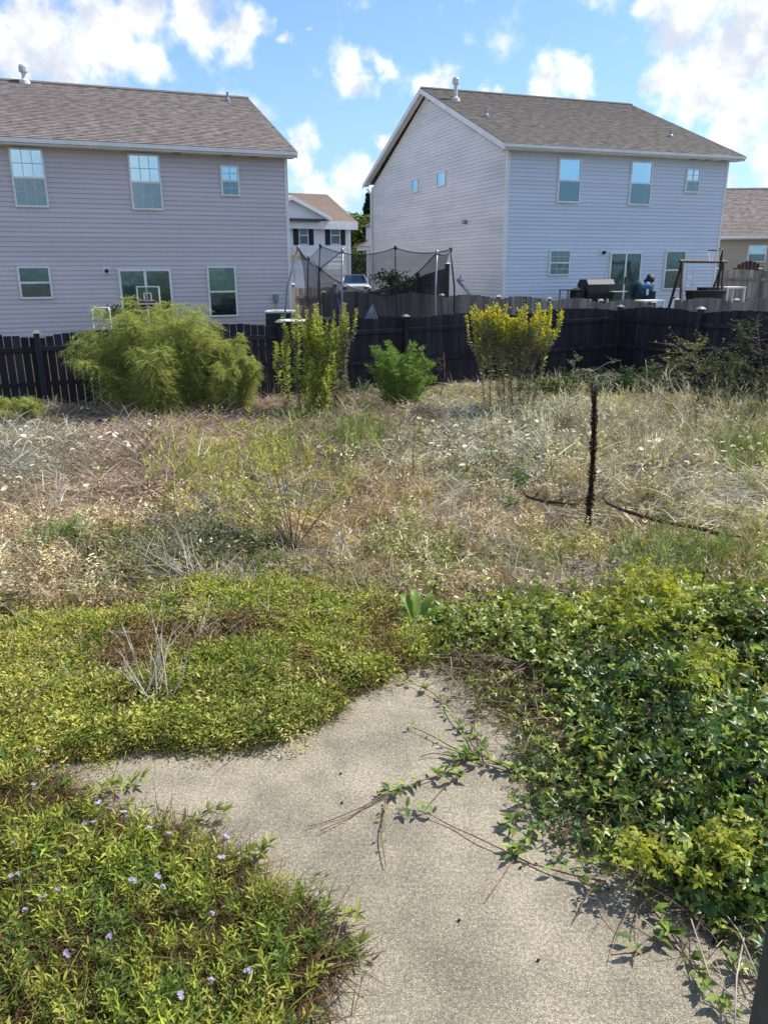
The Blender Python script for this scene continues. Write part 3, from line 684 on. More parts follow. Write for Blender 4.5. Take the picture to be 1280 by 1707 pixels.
# small front gable at the left
gx0, gz0 = sM(425, 366); gx1, gz1 = sM(536, 366); ga, gza = sM(477, 334)
b = MB(FM); b.hexa([(gx0, -.5, gz1), (gx1, -.5, gz1), (gx1, 1.2, gz1), (gx0, 1.2, gz1)], [(ga-.05, -.5, gza), (ga+.05, -.5, gza), (ga+.05, 3.0, gza), (ga-.05, 3.0, gza)]); b.build('front_gable', 'siding_white', HM)
b = MB(FM)
for (xa, za, xb, zb) in ((gx0-.3, gz1-.12, ga, gza), (gx1+.3, gz1-.12, ga, gza)):
    b.hexa([(xa, -.9, za), (xb, -.9, zb), (xb, 2.4, zb), (xa, 1.2, za)], [(xa, -.9, za+.22), (xb, -.9, zb+.22), (xb, 2.4, zb+.22), (xa, 1.2, za+.22)])
b.build('gable_trim', 'white_trim', HM)
MB(FM).box(gx0, gx1-.4, -.7, -.5, gz1-.18, gz1-.05).build('gable_ledge', 'shingle_grey', HM)
for a in ((497, 377, 514, 408), (550, 377, 567, 408)):
    s0, z1 = sM(a[0], a[1]); s1, z0 = sM(a[2], a[3]); window(FM, HM, s0, s1, z0, z1, grid=False, shutters=True, glass=('glass_bright', 'glass_dark'))
s0, z1 = sM(530, 447); s1, _ = sM(572, 447)
g_ = MB(FM).box(s0-.1, s1+.1, -.06, -.02, 1.0, z1+.15).build('garage_door', 'white_trim', HM)
for k in range(4): MB(FM).box(s0, s1, -.1, -.065, 1.02+k*(z1-1)/4, 1.0+(k+1)*(z1-1)/4-.03).build('panel', 'garage_white', g_)
s0, z1 = sM(491, 449); s1, _ = sM(503, 449)
MB(FM).box(s0, s1, -.08, -.02, 1.0, z1).build('front_door', 'white_trim', HM)
pz = sM(480, 420)[1]; px0 = sM(455, 420)[0]; px1 = sM(492, 420)[0]
b = MB(FM); b.hexa([(px0, -1.6, pz-.25), (px1, -1.6, pz-.25), (px1, 0, pz-.25), (px0, 0, pz-.25)], [(px0, -.3, pz+.35), (px1-.7, -.3, pz+.35), (px1-.7, 0, pz+.35), (px0, 0, pz+.35)]).build('porch_roof', 'shingle_grey', HM)
MB(FM).box(px0, px1, -1.62, -1.5, pz-.5, pz-.26).build('porch_beam', 'siding_beige', HM)

# small pale porch beside the blue house
FP = Frame((atY(612, 446, 46)[0], 46), radians(20)); p0, zt = FP.px(607, 414); p1, _ = FP.px(626, 414)
HP = empty('house', FP(2, 0, 1.0), 'white house corner with a small porch roof left of the gable wall', 'house')
pw_ = FP.px(618, 414, .6)[0]; MB(FP).box(pw_, pw_+6, .6, 1.4, .8, FP.px(620, 377, .6)[1]).build('wall', 'siding_white', HP)
MB(FP).box(p0+.12, p0+.42, -.7, -.4, .8, zt-.1).build('porch_column', 'white_trim', HP)
b = MB(FP); b.box(p0-.25, p1+3, -.9, .6, zt-.12, zt+.10); b.build('porch_beam', 'white_trim', HP)
b = MB(FP); b.hexa([(p0-.35, -1, zt+.102), (p1+3, -1, zt+.102), (p1+3, .6, zt+.102), (p0-.35, .6, zt+.102)], [(p0+.4, .2, zt+.45), (p1+3, .2, zt+.45), (p1+3, .6, zt+.45), (p0+.4, .6, zt+.45)]).build('porch_roof', 'shingle_brown', HP)
ze_ = FP.px(620, 377, .6)[1]; b = MB(FP); b.hexa([(pw_-.2, .4, ze_), (pw_+6, .4, ze_), (pw_+6, 1.5, ze_), (pw_-.2, 1.5, ze_)], [(pw_+2, .8, ze_+1.1), (pw_+5, .8, ze_+1.1), (pw_+5, 1.2, ze_+1.1), (pw_+2, 1.2, ze_+1.1)]).build('roof', 'shingle_grey', HP)

# beige single-storey house at the right edge
FB = Frame((atY(1200, 400, 40)[0]-2.5, 40), radians(-4)); eb = FB.px(1240, 398)[1]; rb = FB.px(1240, 319, 0)[1]
HB = empty('house', FB(0, 0, 1.0), 'beige house with brown roof at the right edge behind wooden fences', 'house')
WB = MB(FB).box(-.5, 14, 0, 8, .8, eb).build('wall', 'siding_beige', HB); boards(FB, WB, -.5, 14, 1.1, eb-.02, 'siding_beige', step=.16)
roof(FB, HB, -.9, 14.4, -.38, 4.2, eb+.14, (rb-eb)*1.16/4.6, 'shingle_brown')
s0, z1 = FB.px(1247, 409); s1, z0 = FB.px(1274, 437); window(FB, HB, s0, s1, z0, z1, grid=False)

# ------------------------------------------------------------------ fences
def fence(name, label, A, B, zb, zt, arch, mat, nsec=None, pw=.142, gap=.006, rail_side=-1, post_mat=None, posts=True, capm='post_cap', rails=(.84, .44), jit=.01, first=True):
    """A, B: (x, y) ends; zb, zt: functions of x along the run. planks, rails, posts are parts"""
    A = np.array(A); B = np.array(B); L = np.linalg.norm(B-A); yaw = math.atan2(B[1]-A[1], B[0]-A[0]); fr = Frame(A, yaw)
    root = empty(name, fr(L/2, 0, zb(.5)), label, 'fence'); nsec = nsec or max(1, round(L/2.42)); sl_ = L/nsec
    rs = rail_side; post_mat = post_mat or mat
    n = int(L/(pw+gap)); base = None
    for i in range(n):
        s = (i+.5)*L/n; f = s/L; q = (s % sl_)/sl_; z0 = zb(f); z1 = zt(f)+arch*sin(pi*q)**.8+random.uniform(-jit, jit)
        t_ = -rs*.0 + random.uniform(-.003, .003); w_ = (pw)/2
        b = MB(fr); e = .018
        b.hexa([(s-w_, t_, z0), (s+w_, t_, z0), (s+w_, t_+e, z0), (s-w_, t_+e, z0)], [(s-w_, t_, z1), (s+w_, t_, z1), (s+w_, t_+e, z1), (s-w_, t_+e, z1)])
        b.build('plank', mat, root)
    for k in range(nsec):
        a, c = k*sl_, (k+1)*sl_
        for rf in rails:
            fa, fb = a/L, c/L; za = zb(fa)+(zt(fa)-zb(fa))*rf; zc = zb(fb)+(zt(fb)-zb(fb))*rf
            t0, t1 = (-.045, -.005) if rs < 0 else (.023, .06)
            MB(fr).hexa([(a+.055, t0, za-.045), (c-.055, t0, zc-.045), (c-.055, t1, zc-.045), (a+.055, t1, za-.045)], [(a+.055, t0, za+.045), (c-.055, t0, zc+.045), (c-.055, t1, zc+.045), (a+.055, t1, za+.045)]).build('rail', mat, root)
    if posts:
        for k in range(0 if first else 1, nsec+1):
            s = k*sl_; f = s/L; z1 = zt(f)+.11; t0, t1 = (-.11, -.006) if rs < 0 else (.024, .12)
            p = MB(fr).box(s-.052, s+.052, t0, t1, zb(f), z1).build('post', post_mat, root)
            b = MB(fr); tm = (t0+t1)/2; b.hexa([(s-.085, tm-.085, z1+.001), (s+.085, tm-.085, z1+.001), (s+.085, tm+.085, z1+.001), (s-.085, tm+.085, z1+.001)], [(s-.03, tm-.03, z1+.05), (s+.03, tm-.03, z1+.05), (s+.03, tm+.03, z1+.05), (s-.03, tm+.03, z1+.05)])
            b.build('post_cap', capm, p)
    return root
def on_line(px, A, d):
    """where the view column px (at the horizon) crosses the plan line A + t d"""
    r = ray(px, 500); M = np.array([[r[0], -d[0]], [r[1], -d[1]]]); t = np.linalg.solve(M, A); return A + d*t[1]
FA = FQ + FU*0
pts = [on_line(x, FA, FU) for x in (462, 684, 867, 1032)]
corner = pts[3]
zz = lambda P: .0 + .015*(P[0]+6.2)
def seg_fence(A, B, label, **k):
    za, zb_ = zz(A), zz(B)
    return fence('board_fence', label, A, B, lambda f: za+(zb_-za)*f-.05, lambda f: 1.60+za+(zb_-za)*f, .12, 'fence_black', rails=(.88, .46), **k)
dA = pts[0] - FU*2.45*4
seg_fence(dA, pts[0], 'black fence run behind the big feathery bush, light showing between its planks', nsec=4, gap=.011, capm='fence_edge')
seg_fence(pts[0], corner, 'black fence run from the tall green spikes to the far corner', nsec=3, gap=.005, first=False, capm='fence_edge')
rd = np.array([sin(FY), -cos(FY)]); p2 = on_line(1172, corner, rd); rl = np.linalg.norm(p2-corner)
pe = corner + rd*rl*4
za = zz(corner)
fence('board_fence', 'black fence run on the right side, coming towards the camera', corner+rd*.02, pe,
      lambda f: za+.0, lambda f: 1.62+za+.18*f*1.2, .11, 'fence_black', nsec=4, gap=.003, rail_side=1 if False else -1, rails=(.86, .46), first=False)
# neighbours' grey fences
def zat(px, py, P):   # height seen at that pixel, at the distance of plan point P
    return float(atY(px, py, P[1])[2])
def grey(label, pxa, Ya, pya, pxb, Yb, pyb, nsec, arch=.14, mat='fence_grey', name='board_fence', jit=.012, rs=1, h=1.85, post_mat=None, gap=.006):
    a = atY(pxa, pya, Ya); b_ = atY(pxb, pyb, Yb)
    return fence(name, label, a[:2], b_[:2], lambda f: min(a[2], b_[2])-h+(0), lambda f: a[2]+(b_[2]-a[2])*f-arch*.3, arch, mat, nsec=nsec, rail_side=rs, jit=jit, post_mat=post_mat, gap=gap)
grey('weathered grey fence with uneven narrow boards beside the corner of the mauve house', 486, 26.5, 480, 556, 27.6, 479, 1, arch=0, jit=.03, rs=-1, gap=.01)
grey('weathered grey scalloped fence behind the trampoline', 540, 24.3, 491, 831, 25.4, 498, 3, arch=.16)
grey('weathered grey scalloped fence in front of the blue house patio', 831, 25.42, 498, 1090, 24.6, 508, 3, arch=.16)
grey('silvery grey scalloped fence just behind the right end of the black fence', 1128, 23.2, 503, 1330, 22.6, 505, 2, arch=.17)
grey('tall grey board fence at the far right beyond the swing frame', 1196, 33, 452, 1340, 31.5, 451, 2, arch=.10, rs=-1, h=1.9)
grey('reddish brown scalloped fence at the far right behind the grey fence', 1215, 37, 452, 1340, 36, 447, 2, arch=.6, mat='fence_brown', rs=-1)
a = atY(618, 487, 31); c = atY(748, 446, 25.4)
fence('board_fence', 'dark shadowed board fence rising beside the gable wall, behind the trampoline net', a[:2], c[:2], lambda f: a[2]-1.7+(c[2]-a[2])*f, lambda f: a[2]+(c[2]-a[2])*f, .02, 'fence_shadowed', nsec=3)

# ------------------------------------------------------------------ trampoline
TC = atY(620, 500, 21.6); TC[2] = 0; R_ = 2.12; mz = 1.50; g0 = float(gz(TC[0], TC[1]))
TR = empty('trampoline', (TC[0], TC[1], g0), 'round trampoline with a sagging black safety net on bent poles behind the black fence', 'trampoline')
poles = [(497, 413, 20.9, 473, 540), (514, 431, 23.0, 514, 540), (534, 410, 23.6, 530, 540), (533, 448, 20.2, 536, 545), (571, 418, 19.7, 571, 545), (659, 413, 23.5, 661, 540), (728, 421, 19.9, 726, 545), (751, 416, 21.2, 757, 540)]
ptop = []
for i, (x, y, Y_, xb, yb) in enumerate(poles):
    tp = atY(x, y, Y_); bt = atY(xb, yb, Y_); bt = np.array([bt[0], Y_, mz-.1]); ptop.append(tp)
    mid = (tp+bt)/2 + np.array([(.10 if i == 0 else .02 if i != 7 else -.05)*-1, 0, 0])
    b = MB(); b.tube([(bt[0], Y_, g0-.1), tuple(bt), tuple(mid), tuple(tp)], .024 if i in (0, 4, 6, 7) else .018, 8); b.lathe(tuple(tp), [(.03, -.06), (.045, -.03), (.045, .03), (.02, .06)], 8)
    b.build('pole', 'steel' if i in (0, 4, 6) else 'black_metal', TR, smooth=True)
b = MB(); b.lathe((TC[0], TC[1], mz), [(R_, 0), (R_+.02, .03), (R_-.3, .05), (R_-.32, .0)], 40); b.build('safety_pad', 'dark_green_metal', TR)
b = MB(); b.lathe((TC[0], TC[1], mz-.02), [(R_-.33, 0), (R_-.33, .01)], 40); b.build('jumping_mat', 'black_metal', TR)
b = MB(); ring = [(TC[0]+R_*cos(t*2*pi/40), TC[1]+R_*sin(t*2*pi/40), mz-.03) for t in range(41)]; b.tube(ring, .025, 6, cap=False); b.build('ring_frame', 'steel', TR)
for k in range(6):
    t = k*pi/3+.3; MB().tube([(TC[0]+R_*cos(t), TC[1]+R_*sin(t), mz-.03), (TC[0]+R_*cos(t), TC[1]+R_*sin(t), g0-.1)], .022, 6).build('leg', 'steel', TR)
order = [0, 3, 4, 6, 7, 5, 2, 1]      # round the ring, front first
def ropept(a, b_, t, sag): p = a*(1-t)+b_*t; p = p.copy(); p[2] -= sag*4*t*(1-t); return p
sags = {(0, 3): .10, (3, 4): .05, (4, 6): .50, (6, 7): .10, (7, 5): .12, (5, 2): .22, (2, 1): .02, (1, 0): .12}
tops = {i: ptop[i].copy() for i in range(8)}
tops[4] = atY(571, 472, 19.7)         # the net has slipped down this pole
tops[3] = atY(534, 447, 20.2)
def basept(p):
    d = p[:2]-TC[:2]; d = d/np.linalg.norm(d); return np.array([TC[0]+d[0]*(R_-.15), TC[1]+d[1]*(R_-.15), mz+.04])
bn = MB(); rp = MB()
for a_, b_ in zip(order, order[1:]+order[:1]):
    A_, B_ = tops[a_], tops[b_]; sg = sags.get((a_, b_), sags.get((b_, a_), .1)); n = 8; row = []
    pt = [ropept(A_, B_, k/n, sg) for k in range(n+1)]; rp.tube([tuple(p) for p in pt], .014, 5)
    for k in range(n):
        for m_ in range(4):
            q = []
            for (pp, mm) in ((pt[k], m_), (pt[k+1], m_), (pt[k+1], m_+1), (pt[k], m_+1)):
                f = mm/4; bb = basept(pp); p = pp*(1-f)+bb*f; c_ = TC[:2]-p[:2]; p[:2] += c_*.07*sin(pi*f); q.append(tuple(p))
            bn.poly(q)
rp.tube([tuple(ptop[3]), tuple(ptop[4])], .012, 5); rp.tube([tuple(tops[3]), tuple(ptop[1])], .01, 5)
bn.build('safety_net', 'trampoline_net', TR, smooth=True); rp.build('net_rope', 'black_metal', TR)
# pop-up goal and toy bag on the mat
def goal(px, py, w_px, Y_, cloth, label, name='play_tent'):
    base_y = py+24; a = atY(px-w_px*.45, base_y, Y_); b_ = atY(px+w_px*.45, base_y, Y_); t_ = atY(px+w_px*.1, py, Y_+.1)
    z0 = mz+.05; root = empty(name, (float(a[0]+b_[0])/2, Y_, z0), label, 'toy'); a[2] = b_[2] = z0
    c_ = a*.3+b_*.7+np.array([0, .5, 0]); b = MB()
    for p, q in ((a, t_), (b_, t_), (a, b_), (c_, t_), (a, c_), (b_, c_)): b.tube([tuple(p), tuple((p+q)/2+np.array([0, 0, .01])), tuple(q)], .014, 5)
    b.build('frame', 'cloth_blue', root); b = MB(); n = 9
    for k in range(1, n):
        f = k/n; b.tube([tuple(a*(1-f)+b_*f), tuple(t_)], .006, 4); b.tube([tuple(a*(1-f)+t_*f), tuple(b_*(1-f)+t_*f)], .006, 4)
    b.build('net', cloth, root)
goal(617, 507, 30, 20.6, 'white_trim', 'small white net toy with a blue frame standing on the trampoline')
goal(562, 497, 14, 20.4, 'cloth_red', 'narrow red, white and blue folded toy beside the grey trampoline pole')

# ------------------------------------------------------------------ things in the neighbours' yards
def groundz(x, y): return float(gz(x, y))
# air conditioner
p = atY(467, 519, 23.0); q = .37; g0 = groundz(p[0], p[1])
AC = empty('air_conditioner', (p[0], p[1], g0), 'dark green air conditioner with a pale lid at the corner of the mauve house', 'air conditioner')
b = MB(); b.box(p[0]-q, p[0]+q, p[1]-q, p[1]+q, g0-.05, p[2]-.03)
for k in range(9):
    zq = g0+.1+k*.085
    if zq < p[2]-.1: b.box(p[0]-q-.012, p[0]+q+.012, p[1]-q-.012, p[1]+q+.012, zq, zq+.03)
b.build('casing', 'dark_green_metal', AC); b = MB(); b.box(p[0]-q-.03, p[0]+q+.03, p[1]-q-.03, p[1]+q+.03, p[2]-.029, p[2]+.02); b.lathe((p[0], p[1], p[2]), [(.28, .021), (.26, .04), (.05, .05)], 20); b.build('lid', 'white_metal', AC)
# table by the fence
p = atY(487, 533, 19.2); g0 = groundz(p[0], p[1]); TB = empty('garden_table', (p[0], p[1], g0), 'light grey oval table top just above the fence by the green spikes', 'table')
MB().lathe(tuple(p), [(.05, -.03), (.34, -.03), (.36, -.015), (.34, .0), (.05, .0)], 24).build('tabletop', 'white_metal', TB)
for k in range(4):
    t = k*pi/2+.6; MB().tube([(p[0]+.12*cos(t), p[1]+.12*sin(t), p[2]-.03), (p[0]+.28*cos(t), p[1]+.28*sin(t), g0-.03)], .015, 6).build('leg', 'black_metal', TB)
# basketball hoop by the sliding door of the left house
YB = 20.9; a = atY(227, 477, YB); c = atY(268, 504, YB); g0 = groundz(a[0], YB)
BH = empty('basketball_hoop', ((a[0]+c[0])/2, YB, g0), 'clear basketball backboard with white outlines in front of the sliding door of the mauve house', 'basketball hoop')
def rect_outline(b, x0, x1, z0, z1, y, w_, d=.012):
    b.box(x0, x0+w_, y-d, y+d, z0, z1); b.box(x1-w_, x1, y-d, y+d, z0, z1); b.box(x0+w_, x1-w_, y-d, y+d, z1-w_, z1); b.box(x0+w_, x1-w_, y-d, y+d, z0, z0+w_)
b = MB(); rect_outline(b, a[0], c[0], c[2]-.05, a[2], YB, .03); i0 = atY(240, 488, YB); i1 = atY(254, 500, YB); rect_outline(b, i0[0], i1[0], c[2]+.03, i0[2], YB-.03, .022); b.build('backboard_lines', 'white_trim', BH)
MB().box(a[0]+.031, c[0]-.031, YB-.004, YB+.004, c[2]-.02, a[2]-.031).build('backboard', 'glass_dark', BH)
xm = (a[0]+c[0])/2; zc_ = c[2]; b = MB(); b.tube([(xm, YB+.45, g0), (xm, YB+.45, zc_-.35), (xm, YB+.04, zc_+.05)], .035, 8); b.box(xm-.3, xm+.3, YB+.2, YB+.9, g0-.02, g0+.15); b.build('pole', 'black_metal', BH)
b = MB(); b.tube([(xm+.2*cos(t*pi/10), YB-.28+.2*sin(t*pi/10), zc_+.06) for t in range(21)], .01, 5, cap=False); b.build('rim', 'terracotta', BH)
# chair and potted plant left of the hoop
YC = 21.2; p = atY(168, 523, YC); g0 = groundz(p[0], YC); CH = empty('garden_chair', (p[0], YC, g0), 'white tubular garden chair above the fence, left of the feathery bush top', 'chair')
b = MB(); b.tube([(p[0]-.22, YC, g0), (p[0]-.22, YC, p[2]+.1), (p[0]-.15, YC+.1, p[2]+.15), (p[0]+.2, YC+.1, p[2]+.15), (p[0]+.25, YC, p[2]+.1), (p[0]+.25, YC, g0)], .018, 6)
b.tube([(p[0]-.22, YC+.5, g0), (p[0]-.22, YC+.5, g0+.62), (p[0]-.22, YC, g0+.62)], .018, 6); b.tube([(p[0]+.25, YC+.5, g0), (p[0]+.25, YC+.5, g0+.62), (p[0]+.25, YC, g0+.62)], .018, 6); b.build('frame', 'white_trim', CH)
MB().box(p[0]-.2, p[0]+.23, YC, YC+.48, g0+.42, g0+.46).build('seat', 'white_trim', CH)
p = atY(190, 523, 21.6); g0 = groundz(p[0], p[1]); PP = empty('potted_plant', (p[0], p[1], g0), 'leafy potted plant beside the white garden chair at the sliding door', 'plant')
MB().lathe((p[0], p[1], g0), [(.16, 0), (.22, .35), (.24, .36), (.2, .36)], 16).build('pot', 'terracotta', PP)
N = 260; d = rdir(N, -.3, 1); B = np.array([p[0], p[1], p[2]-.05])+d*RNG.uniform(.05, .3, (N, 1)); V, F = g_leaves(B, d+rdir(N)*.5, rdir(N), RNG.uniform(.06, .12, N), .05)
npmesh('foliage', V, F, 'leaf_dark', PP); MB().tube([(p[0], p[1], g0+.3), (p[0]+.02, p[1], p[2])], .015).build('stem', 'stem_green', PP)

# things on the patio of the blue house; placed on planes in front of its wall
def RP(px, py, off):
    """point seen at the pixel on the plane parallel to the blue house's rear wall, off metres in front of it"""
    r = ray(px, py); t = ((FR.P - FR.n*off - CAM)@FR.n)/(r@FR.n); return CAM + r*t
g0 = 1.12
# table rack
a = RP(946, 483, 2.0); c = RP(974, 483, 2.0); F2 = Frame(a, FR.yaw); wd = float(np.linalg.norm(c[:2]-a[:2])); RK = empty('side_table', tuple(F2(wd/2, 0, g0)), 'small black metal table left of the smoker grill on the far patio', 'table')
MB(F2).box(0, wd, 0, .5, a[2]-.03, a[2]).build('tabletop', 'black_metal', RK)
for (u_, v_) in ((.02, .02), (wd-.02, .02), (.02, .48), (wd-.02, .48)): MB(F2).tube([(u_, v_, g0), (u_, v_, a[2]-.03)], .02, 6).build('leg', 'black_metal', RK)
MB(F2).box(.03, wd-.03, .05, .45, g0+.15, g0+.18).build('shelf', 'black_metal', RK)
# smoker
a = RP(981, 466, 2.0); c = RP(1026, 498, 2.0); F2 = Frame(a, FR.yaw); wd = float(np.linalg.norm(c[:2]-a[:2])); zt_, zb_ = float(a[2]), float(c[2])
GR = empty('smoker_grill', tuple(F2(wd/2, .3, g0)), 'big black barrel smoker grill with a side firebox standing before the far sliding door', 'grill')
h_ = (zt_-zb_); b = MB(F2)
loop = [(.0, zb_+h_*.3), (.0, zt_-h_*.25), (.12, zt_), (.5, zt_), (.62, zt_-h_*.25), (.62, zb_+h_*.3), (.5, zb_), (.12, zb_)]
b.hexa([(0.0, v_, z_) for v_, z_ in loop][::-1], [(.08, v_, z_) for v_, z_ in loop][::-1]); b.hexa([(.081, v_, z_) for v_, z_ in loop][::-1], [(wd-.08, v_, z_) for v_, z_ in loop][::-1]); b.build('barrel', 'black_metal', GR)
MB(F2).lathe((-.22, .3, zb_-.05), [(.05, 0), (.22, .03), (.24, .2), (.22, .36), (.05, .42)], 14).build('firebox', 'black_metal', GR)
MB(F2).box(wd*.75, wd+.28, -.22, 0, zb_+h_*.35, zb_+h_*.39).build('shelf', 'white_metal', GR)
MB(F2).tube([(wd*.72, .25, zt_), (wd*.72, .25, zt_+.2)], .035, 8).build('smokestack', 'white_metal', GR)
for u_ in (wd*.45, wd*.75): MB(F2).hexa([(u_-.1, .1, g0), (u_+.1, .1, g0), (u_+.1, .5, g0), (u_-.1, .5, g0)], [(u_-.04, .2, zb_+.02), (u_+.04, .2, zb_+.02), (u_+.04, .4, zb_+.02), (u_-.04, .4, zb_+.02)]).build('leg', 'black_metal', GR)
# covered pile with teal cloth
p = RP(1072, 490, 1.6); zt_ = float(RP(1072, 470, 1.6)[2]); BK = empty('covered_stroller', (p[0], p[1], g0), 'bundle of teal and blue cloth over a dark cart beside the far sliding door', 'cart')
def lump(c, r, n=220, seed=1):
    rg = np.random.default_rng(seed); nu, nv = 16, 10; V = []; Fq = []
    for j in range(nv+1):
        for i in range(nu):
            t = pi*j/nv; a_ = 2*pi*i/nu; k = 1+.18*sin(3*a_+seed)*sin(2*t)+.12*sin(5*a_+2*t+seed)+rg.uniform(-.06, .06)*(0 < j < nv)
            V.append((c[0]+r[0]*k*sin(t)*cos(a_), c[1]+r[1]*k*sin(t)*sin(a_), c[2]+r[2]*k*cos(t)))
    for j in range(nv):
        for i in range(nu): Fq.append((j*nu+i, j*nu+(i+1) % nu, (j+1)*nu+(i+1) % nu, (j+1)*nu+i))
    return np.array(V), [np.array(Fq)[:, ::-1]]
V, F = lump((p[0]-.05, p[1], zt_-.25), (.36, .3, .30), seed=3); npmesh('cover', V, F, 'cloth_teal', BK)
V, F = lump((p[0]-.02, p[1]-.1, zt_-.13), (.22, .22, .14), seed=5); npmesh('blanket', V, F, 'cloth_blue', BK)
V, F = lump((p[0]+.16, p[1]-.05, zt_+.1), (.14, .14, .14), seed=8); npmesh('hood', V, F, 'black_metal', BK)
b = MB(); b.box(p[0]-.3, p[0]+.35, p[1]-.2, p[1]+.25, g0+.12, zt_-.3); b.build('body', 'dark_green_metal', BK)
for dx in (-.28, .33): MB().tube([(p[0]+dx-.0, p[1]-.28, g0+.13), (p[0]+dx+.001, p[1]-.23, g0+.13)], .13, 14).build('wheel', 'tyre', BK)
MB().box(p[0]-.02, p[0]+.06, p[1]-.335, p[1]-.325, zt_-.42, zt_-.22).build('label_tag', 'white_trim', BK)
# A-frame swing
of = 2.6
def seg(b, pa, pb, r): b.tube([tuple(pa), tuple(pb)], r, 6)
tl = RP(1137, 435, of); tr2 = RP(1206, 436, of); yv = FR.n*.75
SW = empty('swing_frame', tuple(((tl+tr2)/2*np.array([1, 1, 0]))+np.array([0, 0, g0])), 'brown wooden A-frame swing stand near the right end of the blue house', 'swing')
b = MB(); b.tube([tuple(tl-FR.u*.12), tuple(tr2+FR.u*.12)], .055, 4); b.build('beam', 'wood_frame', SW)
fl = RP(1112, 505, of); fl[2] = g0
for (tp, side) in ((tl, -1), (tr2, -1), (tl, 1), (tr2, 1)):
    sft = FR.u*(-.55 if side < 0 else .22) if tp is tl else FR.u*(-.62 if side < 0 else .05)
    ft = tp + FR.n*(.8*side) + sft; ft = ft.copy(); ft[2] = g0
    b = MB(); seg(b, ft, tp, .05); b.build('leg', 'wood_frame', SW)
b = MB()
lo = tl*np.array([1, 1, 0]) + np.array([0, 0, g0+.75]); seg(b, lo - FR.u*.35 - FR.n*.5, lo + FR.u*.12 + FR.n*.5, .035); b.build('brace', 'wood_frame', SW)
# basketball hoop
pt_ = RP(1203, 416, 3.0); HP2 = empty('basketball_hoop', (pt_[0], pt_[1], g0), 'bare basketball rim on a thin black pole behind the brown swing frame', 'basketball hoop')
b = MB(); b.tube([(pt_[0], pt_[1], g0), tuple(pt_), (pt_[0]-.1, pt_[1], pt_[2]+.02)], .04, 8); b.build('pole', 'black_metal', HP2)
b = MB(); cx_ = pt_ - FR.u*.30; b.tube([(cx_[0]+.22*cos(t*pi/10), cx_[1]+.22*sin(t*pi/10), cx_[2]-.03) for t in range(21)], .014, 5, cap=False)
b.build('rim', 'black_metal', HP2); b = MB()
for k in range(10):
    t = k*2*pi/10; b.tube([(cx_[0]+.22*cos(t), cx_[1]+.22*sin(t), cx_[2]-.04), (cx_[0]+.12*cos(t+.3), cx_[1]+.12*sin(t+.3), cx_[2]-.38)], .006, 4)
b.build('net', 'white_trim', HP2)
# oval black fire table / covered tub, white tables, ladder
p = RP(1176, 484, 3.0); F2 = Frame(p, FR.yaw); BT = empty('covered_tub', tuple(F2(0, 0, g0)), 'long black covered tub under the swing frame', 'tub')
b = MB(F2); b.lathe((0, 0, 0), [(.2, g0), (.42, g0+.1), (.56, p[2]-.05), (.58, p[2])], 20)
for i, v in enumerate(b.v):
    d_ = np.array(v)-np.array([p[0], p[1], 0]); al = d_@F2.u; b.v[i] = tuple(np.array(v)+F2.u*al*.25)
b.build('body', 'black_metal', BT); b = MB(F2); b.box(-.2, .35, -.25, .2, p[2]+.001, p[2]+.10); b.build('lid', 'black_metal', BT)
for (x, y, of2, w_, nm, lb) in ((1217, 478, 2.7, .42, 'garden_table', 'white plastic table at the right of the swing frame, against the tall grey fence'), (1082, 500, 3.0, .40, 'storage_bench', 'low white storage bench top below the teal bundle')):
    p = RP(x, y, of2); F2 = Frame(p, FR.yaw); t_ = empty(nm, tuple(F2(0, 0, g0)), lb, 'table' if 'table' in nm else 'bench')
    MB(F2).box(-w_, w_, -.3, .3, p[2]-.05, p[2]).build('tabletop', 'white_trim', t_)
    for (u_, v_) in ((-w_+.05, -.26), (w_-.05, -.26), (-w_+.05, .26), (w_-.05, .26)): MB(F2).box(u_-.03, u_+.03, v_-.03, v_+.03, g0-.02, p[2]-.051).build('leg', 'white_trim', t_)
p = RP(1149, 478, 1.5); LD = empty('ladder', (p[0], p[1], g0), 'slim white step ladder between the swing frame legs', 'ladder')
for dx in (-.15, .15): MB().tube([(p[0]+dx-.2, p[1]-.3, g0), (p[0]+dx*.7, p[1], p[2]+.6)], .018, 5).build('rail', 'white_metal', LD)
for k in range(5):
    f = (k+1)/6; MB().tube([(p[0]-.15*(1-.3*f)-.2*(1-f), p[1]-.3*(1-f), g0+(p[2]+.6-g0)*f), (p[0]+.15*(1-.3*f)-.2*(1-f), p[1]-.3*(1-f), g0+(p[2]+.6-g0)*f)], .014, 5).build('rung', 'white_metal', LD)
# white car
CY_ = 43.5; p = atY(592, 458, CY_); gx = p[0]; g1 = groundz(gx, CY_)+.02; H_ = 1.45; top = g1+H_; top = float(p[2]); g1 = top-H_
CRR = empty('parked_car', (gx, CY_+2, g1), 'white sedan parked in front of the far white house, its rear towards the camera', 'car')
FC = Frame((gx, CY_), radians(4))
def carloop(y, pts): return [(x, y, g1+z) for x, z in pts]
secs = [(-.0, .80, .45, .86, .55), (.25, .86, .28, .95, .66), (1.0, .88, .22, 1.02, .70), (1.9, .9, .2, 1.0, .72), (3.2, .9, .2, .95, .72), (4.2, .86, .25, .85, .66), (4.5, .75, .4, .7, .5)]
b = MB(FC); rings = []
for y_, hw, zb1, zt1, tw in secs:
    loop = [(-hw+.08, zb1), (hw-.08, zb1), (hw, zb1+.2), (hw, zt1-.18), (tw, zt1), (-tw, zt1), (-hw, zt1-.18), (-hw, zb1+.2)]
    rings.append([b.P((x_, y_, g1+z_)) for x_, z_ in loop])
